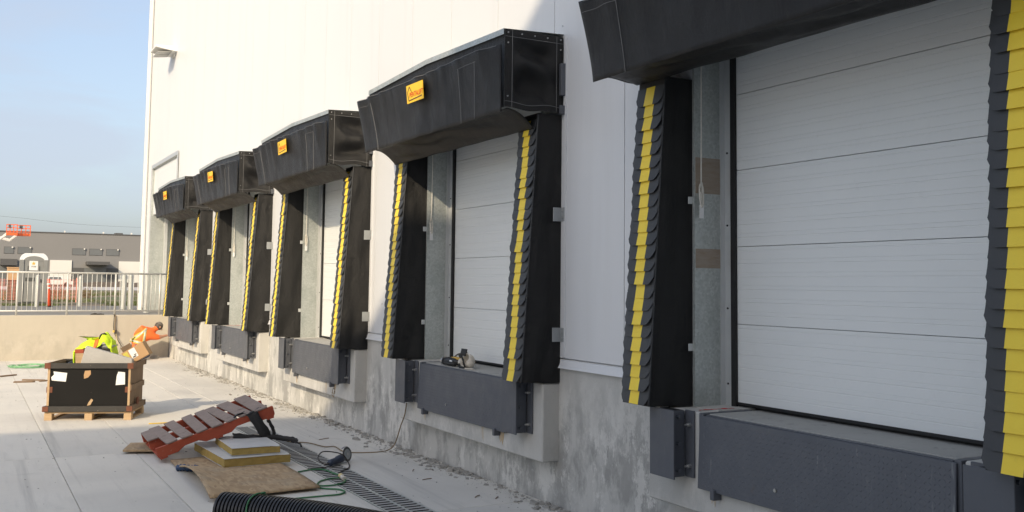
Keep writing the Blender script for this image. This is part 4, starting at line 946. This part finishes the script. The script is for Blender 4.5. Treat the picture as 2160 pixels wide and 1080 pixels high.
MB().tube(spline([(-.05, .09, .12), (-.09, .03, .15), (-.10, -.06, .13), (-.09, -.1, .05), (-.06, -.05, .012), (-.08, .05, .012), (-.05, .11, .05)], 6), .011, 6).build('head_strap', 'webbing_black', t, smooth=True)
MB().grid(lambda u, v: (-.02+.02*v, .02+u*.14, .14+.08*v), 6, 3).build('strap_pad', 'webbing_black', t, smooth=True, solid=.012)
t = thing('hand_drill', 'dark corded power tool with yellow trim on the dock ledge', 'power tool', (-.05, yb_+.50, Z0))
MB().tube([(-.05, .14, .05), (-.04, .06, .055), (-.02, -.06, .05), (-.0, -.16, .045)], [.042, .048, .04, .032], 12).build('body', 'plastic_black', t, smooth=True)
MB().tube([(-.085, .10, .035), (-.08, -.02, .03), (-.07, -.18, .03)], [.02, .026, .024], 10).build('side_handle', 'webbing_black', t, smooth=True)
MB().cyl((-.056, .145, .05), (-.06, .165, .05), .05, 14).build('collar', 'bolt_steel', t)
MB().box(-.02, .09, -.13, .10, .05, .10).build('grip', 'tool_yellow', t, bevel=.02)
MB().box(-.075, -.066, -.09, -.02, .045, .07).build('switch_plate', 'paper', t, bevel=.003)
MB().tube(spline([(.0, .15, .05), (.06, .22, .04), (.10, .12, .12), (.10, 0, .13), (.08, -.07, .06), (.10, -.10, .14), (.08, -.18, .17), (.05, -.24, .15)], 7), .009, 6).build('power_cord', 'cord_dark', t, smooth=True)
t = thing('utility_knife', 'small pale utility knife beside the respirator', 'knife', (-.12, yb_-.06, Z0)); t.rotation_euler = (0, 0, R(-70))
MB().prism([(-.07, -.012), (.06, -.012), (.075, .0), (.06, .012), (-.07, .012)], 'z', 0, .014).build('handle', 'mask_cream', t, bevel=.003); MB().box(.06, .10, -.006, .006, .004, .008).build('blade', 'bolt_steel', t)
for i, (dx, dy) in ((0, (-.02, 1.23)), (3, (.0, 1.2))):
    t = thing('red_tape', 'strip of red tape on the %s dock sill' % ORD[i], 'tape', (dx, YC[i]+dy, Z0+.004), 'red tape scraps')
    MB().grid(lambda u, v: (-.12+.34*u, .015*math.sin(u*5)+.018*v, .004+.012*max(0, N3(u*6, v, 3))), 14, 1).build('tape', 'red_plastic', t, solid=.002)
t = tag(MB().tube(spline([(-.30, 15.8-1.3, .62), (-.30, 15.8-1.26, .50), (-.28, 15.8-1.2, .46), (-.28, 15.8-1.12, .50), (-.28, 15.8-1.18, .60), (-.29, 15.8-1.28, .53), (-.28, 15.8-1.1, .52)], 6), .005, 5).build('wire_loop', 'cord_brown', None), 'thin tan wire loop hanging under the middle dock bumper', 'wire')

# green rope heap and scraps near the far wall
gp = thing('green_rope_heap', 'loose heap of green rope on the far concrete', 'rope', (-3.75, 27.6, 0)); r_ = random.Random(2)
pts = []
for k in range(60):
    a = k*.62; rx = .28+.2*r_.random(); pts.append((math.cos(a)*rx*1.1+.05*r_.gauss(0, 1), math.sin(a)*rx*.9, .015+.05*r_.random()))
MB().tube(spline(pts, 4), .008, 5).build('rope', 'rope_green', gp, smooth=True)
for (x, y, l, a, s_, lab) in ((-4.30, 25.3, .5, 40, .04, 'wood lath scrap nearest the left edge on far concrete'), (-4.05, 23.65, .42, -10, .05, 'flat wood scrap lying below the lath on the concrete'), (-3.68, 23.75, .2, 20, .06, 'short chunky wood scrap left of the crate'), (-3.85, 24.0, .5, -30, .03, 'thin pale stick left of the crate')):
    t = thing('wood_scrap', lab, 'wood scrap', (x, y, 0), 'wood scraps on the far concrete', R(a))
    MB().prism([(-l/2, -s_), (l/2-.05, -s_*.7), (l/2, s_*.3), (l/2-.1, s_), (-l/2+.02, s_*.8)], 'z', .002, .03).build('stick', 'wood_scrap', t, bevel=.004)
t = thing('broken_chunk', 'pale concrete chunk at the foot of the far wall', 'rubble', (-.45, 29.6, 0)); MB().grid(sph((0, 0, .03), (.13, .08, .07)), 12, 6, closeu=True).build('chunk', 'rubble', t)
# rubble and dust along the wall foot
m = MB(); r_ = random.Random(11)
def chip(x, y, s_):
    n = r_.randint(4, 6); a0_ = r_.uniform(0, 6); h = s_*r_.uniform(.25, .7); vs = []
    for k in range(n):
        a = a0_+k*2*math.pi/n; rr_ = s_*r_.uniform(.6, 1.2); vs.append((x+math.cos(a)*rr_, y+math.sin(a)*rr_*1.2, .0))
    top = [(vx*.75+x*.25+r_.gauss(0, s_*.1), vy*.75+y*.25, h*r_.uniform(.6, 1.1)) for vx, vy, _ in vs]
    m.add(vs+top, [tuple(range(n, 2*n))]+[(k, (k+1) % n, (k+1) % n+n, k+n) for k in range(n)])
for k in range(2600):
    y = 3+r_.random()*25; cl = .5+.5*math.sin(y*1.05+1.2)+N3(y*.8, 2, 1)
    if r_.random() > .35+.55*cl: continue
    x = -abs(r_.gauss(0, .09+.10*max(0, cl)))-.02
    if x < -1.1: continue
    chip(x, y, .007+.036*r_.random()**3)
for yc_r, n_r in ((8.6, 90), (11.0, 120), (11.7, 60), (13.2, 40), (15.6, 110), (17.0, 90), (20.2, 80), (22.5, 70), (25.5, 60), (7.2, 90)):
    for k in range(n_r):
        chip(-abs(r_.gauss(0, .13))-.03, r_.gauss(yc_r, .4), .008+.045*r_.random()**4)
for k in range(2500):
    chip(-abs(r_.gauss(0, .16))-.01, 3+r_.random()*26, .003+.004*r_.random())
for k in range(700):
    chip(-.1-r_.random()*4.5, 4+r_.random()*25, .004+.010*r_.random()**3)
rb = tag(m.build('rubble', 'rubble'), 'concrete chips and dust scattered along the wall foot', 'rubble'); rb['kind'] = 'stuff'
for k, (x, y, a, l, lab) in enumerate(((-.62, 10.35, 15, .13, 'small nail like rod lying left of the pair on the slab'), (-.52, 9.30, 40, .12, 'left of two small rods lying below the second dock'), (-.37, 9.15, 48, .10, 'right of two small rods lying below the second dock'), (-.55, 10.9, 60, .12, 'thin bent wire scrap on the slab below the second dock'), (-.75, 13.6, 30, .2, 'thin twig lying on the slab right of the pallet'))):
    t = tag(MB().tube([(-l/2, 0, .007), (0, .006, .008), (l/2, 0, .007)], .005, 5).build('rod_scrap', 'wood_scrap', None), lab, 'rod', 'small rods on the slab'); t.location = (x, y, 0); t.rotation_euler = (0, 0, R(a))
# weed at the wall foot
0 and plant('wall_weed', 'small dry weed growing at the foundation foot', (-.05, 12.05, 0), 14, .16, .08, 'dry_weed', 'weed')

# ------------------------------------------------------------------ kneeling worker
WX, WY = 0.0, 29.30
def skin_body(verts, edges, root):
    me = bpy.data.meshes.new('body'); me.from_pydata([v[0] for v in verts], edges, [])
    bm = bmesh.new(); bm.from_mesh(me); lay = bm.verts.layers.skin.verify(); bm.verts.ensure_lookup_table()
    for i, v in enumerate(verts):
        r = v[1]; bm.verts[i][lay].radius = r if isinstance(r, tuple) else (r, r); bm.verts[i][lay].use_root = (i == root)
    bm.to_mesh(me); bm.free()
    o = bpy.data.objects.new('tmp', me); C.objects.link(o)
    o.modifiers.new('s', 'SKIN').use_smooth_shade = True; sb = o.modifiers.new('d', 'SUBSURF'); sb.levels = 2; sb.render_levels = 2
    bpy.context.view_layer.update()
    out = bpy.data.meshes.new_from_object(o.evaluated_get(bpy.context.evaluated_depsgraph_get())); bpy.data.objects.remove(o)
    return out
wk = thing('person', 'worker in orange hi vis shirt kneeling and reaching toward dock wall', 'person', (-.95, WY, 0))
V = [((-.15, 0, .34), (.20, .16)), ((-.03, 0, .48), (.215, .155)), ((.12, .02, .62), (.23, .16)), ((.27, .03, .735), (.21, .14)), ((.40, .05, .80), (.085, .075)), ((.475, .06, .865), (.075, .08)),   # 0-5 spine
     ((.53, .07, .90), (.10, .095)), ((.56, .08, .93), (.085, .08)),                                                          # 6-7 head
     ((.38, -.06, .64), .105), ((.50, -.07, .61), .085), ((.62, -.03, .63), .046), ((.73, .02, .655), .036), ((.785, .03, .66), (.030, .036)),   # 8-12 right arm
     ((.08, .02, .86), .10), ((-.06, .16, .68), .065), ((.05, .34, .52), .043), ((.20, .42, .48), .035),                          # 13-16 left arm
     ((-.04, -.09, .27), .125), ((.30, -.10, .12), .082), ((.05, -.12, .07), .062), ((-.22, -.12, .06), .045), ((-.34, -.12, .05), .045),      # 17-21 right leg
     ((-.08, .14, .26), .125), ((.26, .20, .12), .082), ((.0, .20, .07), .062), ((-.26, .20, .06), .045), ((-.36, .20, .05), .045)]
E_ = [(0, 1), (1, 2), (2, 3), (3, 4), (4, 5), (5, 6), (6, 7), (3, 8), (8, 9), (9, 10), (10, 11), (11, 12), (3, 13), (13, 14), (14, 15), (15, 16), (0, 17), (17, 18), (18, 19), (19, 20), (20, 21), (0, 22), (22, 23), (23, 24), (24, 25), (25, 26)]
bme = skin_body(V, E_, 0); bme.name = 'body'
bme.materials.clear()
for m_ in ('hi_vis_orange', 'denim', 'skin', 'boot_black'): bme.materials.append(MT[m_])
seg = {}
def dist_seg(p, a, b_):
    ab = b_-a; t_ = max(0, min(1, (p-a).dot(ab)/ab.length_squared)); return (p-a-ab*t_).length, t_
for pg in bme.polygons:
    best = min(((dist_seg(pg.center, Vector(V[a][0]), Vector(V[b_][0])), (a, b_)) for a, b_ in E_), key=lambda q_: q_[0][0]-.5*max(V[q_[1][0]][1] if not isinstance(V[q_[1][0]][1], tuple) else V[q_[1][0]][1][0], .03))
    (d_, t_), (a, b_) = best
    if b_ in (4,): mi = 0
    elif a in (4, 5, 6): mi = 2
    elif b_ == 1: mi = 0 if t_ > .15 else 1
    elif b_ in (2, 3, 8, 13, 9, 14): mi = 0
    elif b_ in (10, 15): mi = 0 if t_ < .25 else 2
    elif b_ in (11, 12, 16): mi = 2
    elif b_ in (21, 26, 20, 25): mi = 3 if b_ in (21, 26) or t_ > .6 else 1
    else: mi = 1
    pg.material_index = mi; pg.use_smooth = True
body = link('body', bme, wk)
# fingers closed on a small chisel
for k in range(5):
    a = Vector((.79, .03-.02+.011*k, .675-.008*k)); mm_ = [a, a+Vector((.03, -.012, -.012)), a+Vector((.04, -.004, -.035)), a+Vector((.02, .006, -.045))]
    if k == 4: mm_ = [Vector((.77, -.005, .66)), Vector((.80, -.02, .64)), Vector((.825, -.012, .632)), Vector((.835, 0, .63))]
    MB().tube(spline(mm_, 3), [.010-.0003*j for j in range(len(spline(mm_, 3)))], 6).build('finger', 'skin', body, smooth=True)
hd = Vector((.545, .075, .925))
def hair(u, v):
    a, p = u*2*math.pi, v*math.pi; d = Vector((math.sin(p)*math.cos(a)*.112, math.sin(p)*math.sin(a)*.108, math.cos(p)*.118)); j = 1+.10*N3(d.x*30, d.y*30, d.z*30)
    return hd+Matrix.Rotation(R(35), 3, 'Y') @ d*j
MB().grid(hair, 20, 10, closeu=True).build('cap', 'cap_grey', body, smooth=True)
MB().grid(lambda u, v: hd+Matrix.Rotation(R(35), 3, 'Y') @ Vector((math.sin(v*1.5+1.2)*math.cos(u*6.283)*.116, math.sin(v*1.5+1.2)*math.sin(u*6.283)*.112-.002, math.cos(v*1.5+1.2)*.12))*(1+.08*N3(u*20, v*9, 3)), 20, 6, closeu=True).build('hair', 'hair_dark', body, smooth=True)
for s in (-1, 1): MB().grid(sph(hd+Vector((.015, s*.105, -.03)), (.022, .012, .032)), 8, 5, closeu=True).build('ear', 'skin', body, smooth=True)
fdir = Matrix.Rotation(R(35), 3, 'Y') @ Vector((1, 0, -.15))
MB().tube([hd+fdir*.09, hd+fdir*.125+Vector((0, 0, -.02)), hd+fdir*.10+Vector((-.02, 0, -.05))], [.012, .017, .01], 7).build('nose', 'skin', body, smooth=True)
for s in (-1, 1): MB().grid(sph(hd+fdir*.097+Vector((.012, s*.036, .004)), (.012, .014, .009)), 8, 5, closeu=True).build('eye', 'hair_dark', body, smooth=True)
bv = BVHTree.FromPolygons([v.co.copy() for v in bme.vertices], [tuple(p.vertices) for p in bme.polygons])
def ribbon(name, p, q, w, m, off):
    p, q = Vector(p), Vector(q); d = (q-p).normalized(); n_ = Vector((0, 1, 0)); s_ = d.cross(n_).normalized()
    def fn(u, v):
        x = p.lerp(q, u)+s_*w*(v-.5); hit = bv.ray_cast(Vector((x.x, -1, x.z)), Vector((0, 1, 0)))
        return (hit[0]+hit[1]*off) if hit[0] is not None else x
    return MB().grid(fn, 24, 4).build(name, m, body, smooth=True, solid=.003)
for nm, m_, wf, of in (('yellow_trim', 'label_yellow', 1.0, .004), ('reflective_tape', 'reflective_silver', .5, .008)):
    ribbon(nm, (-.22, 0, .55), (.17, 0, .43), .085*wf, m_, of); ribbon(nm, (.11, 0, .47), (.16, 0, .82), .075*wf, m_, of); ribbon(nm, (-.14, 0, .57), (.20, 0, .86), .075*wf, m_, of)
ht = thing('hand_chisel', 'short dark chisel in the worker\'s hand at the wall', 'tool', (-.95+.82, WY+.03, .65))
MB().cyl((-.02, 0, .0), (.05, 0, 0), .012, 8).build('grip', 'plastic_black', ht); MB().cyl((.05, 0, 0), (.126, 0, 0), .007, 6).build('blade', 'bolt_steel', ht)
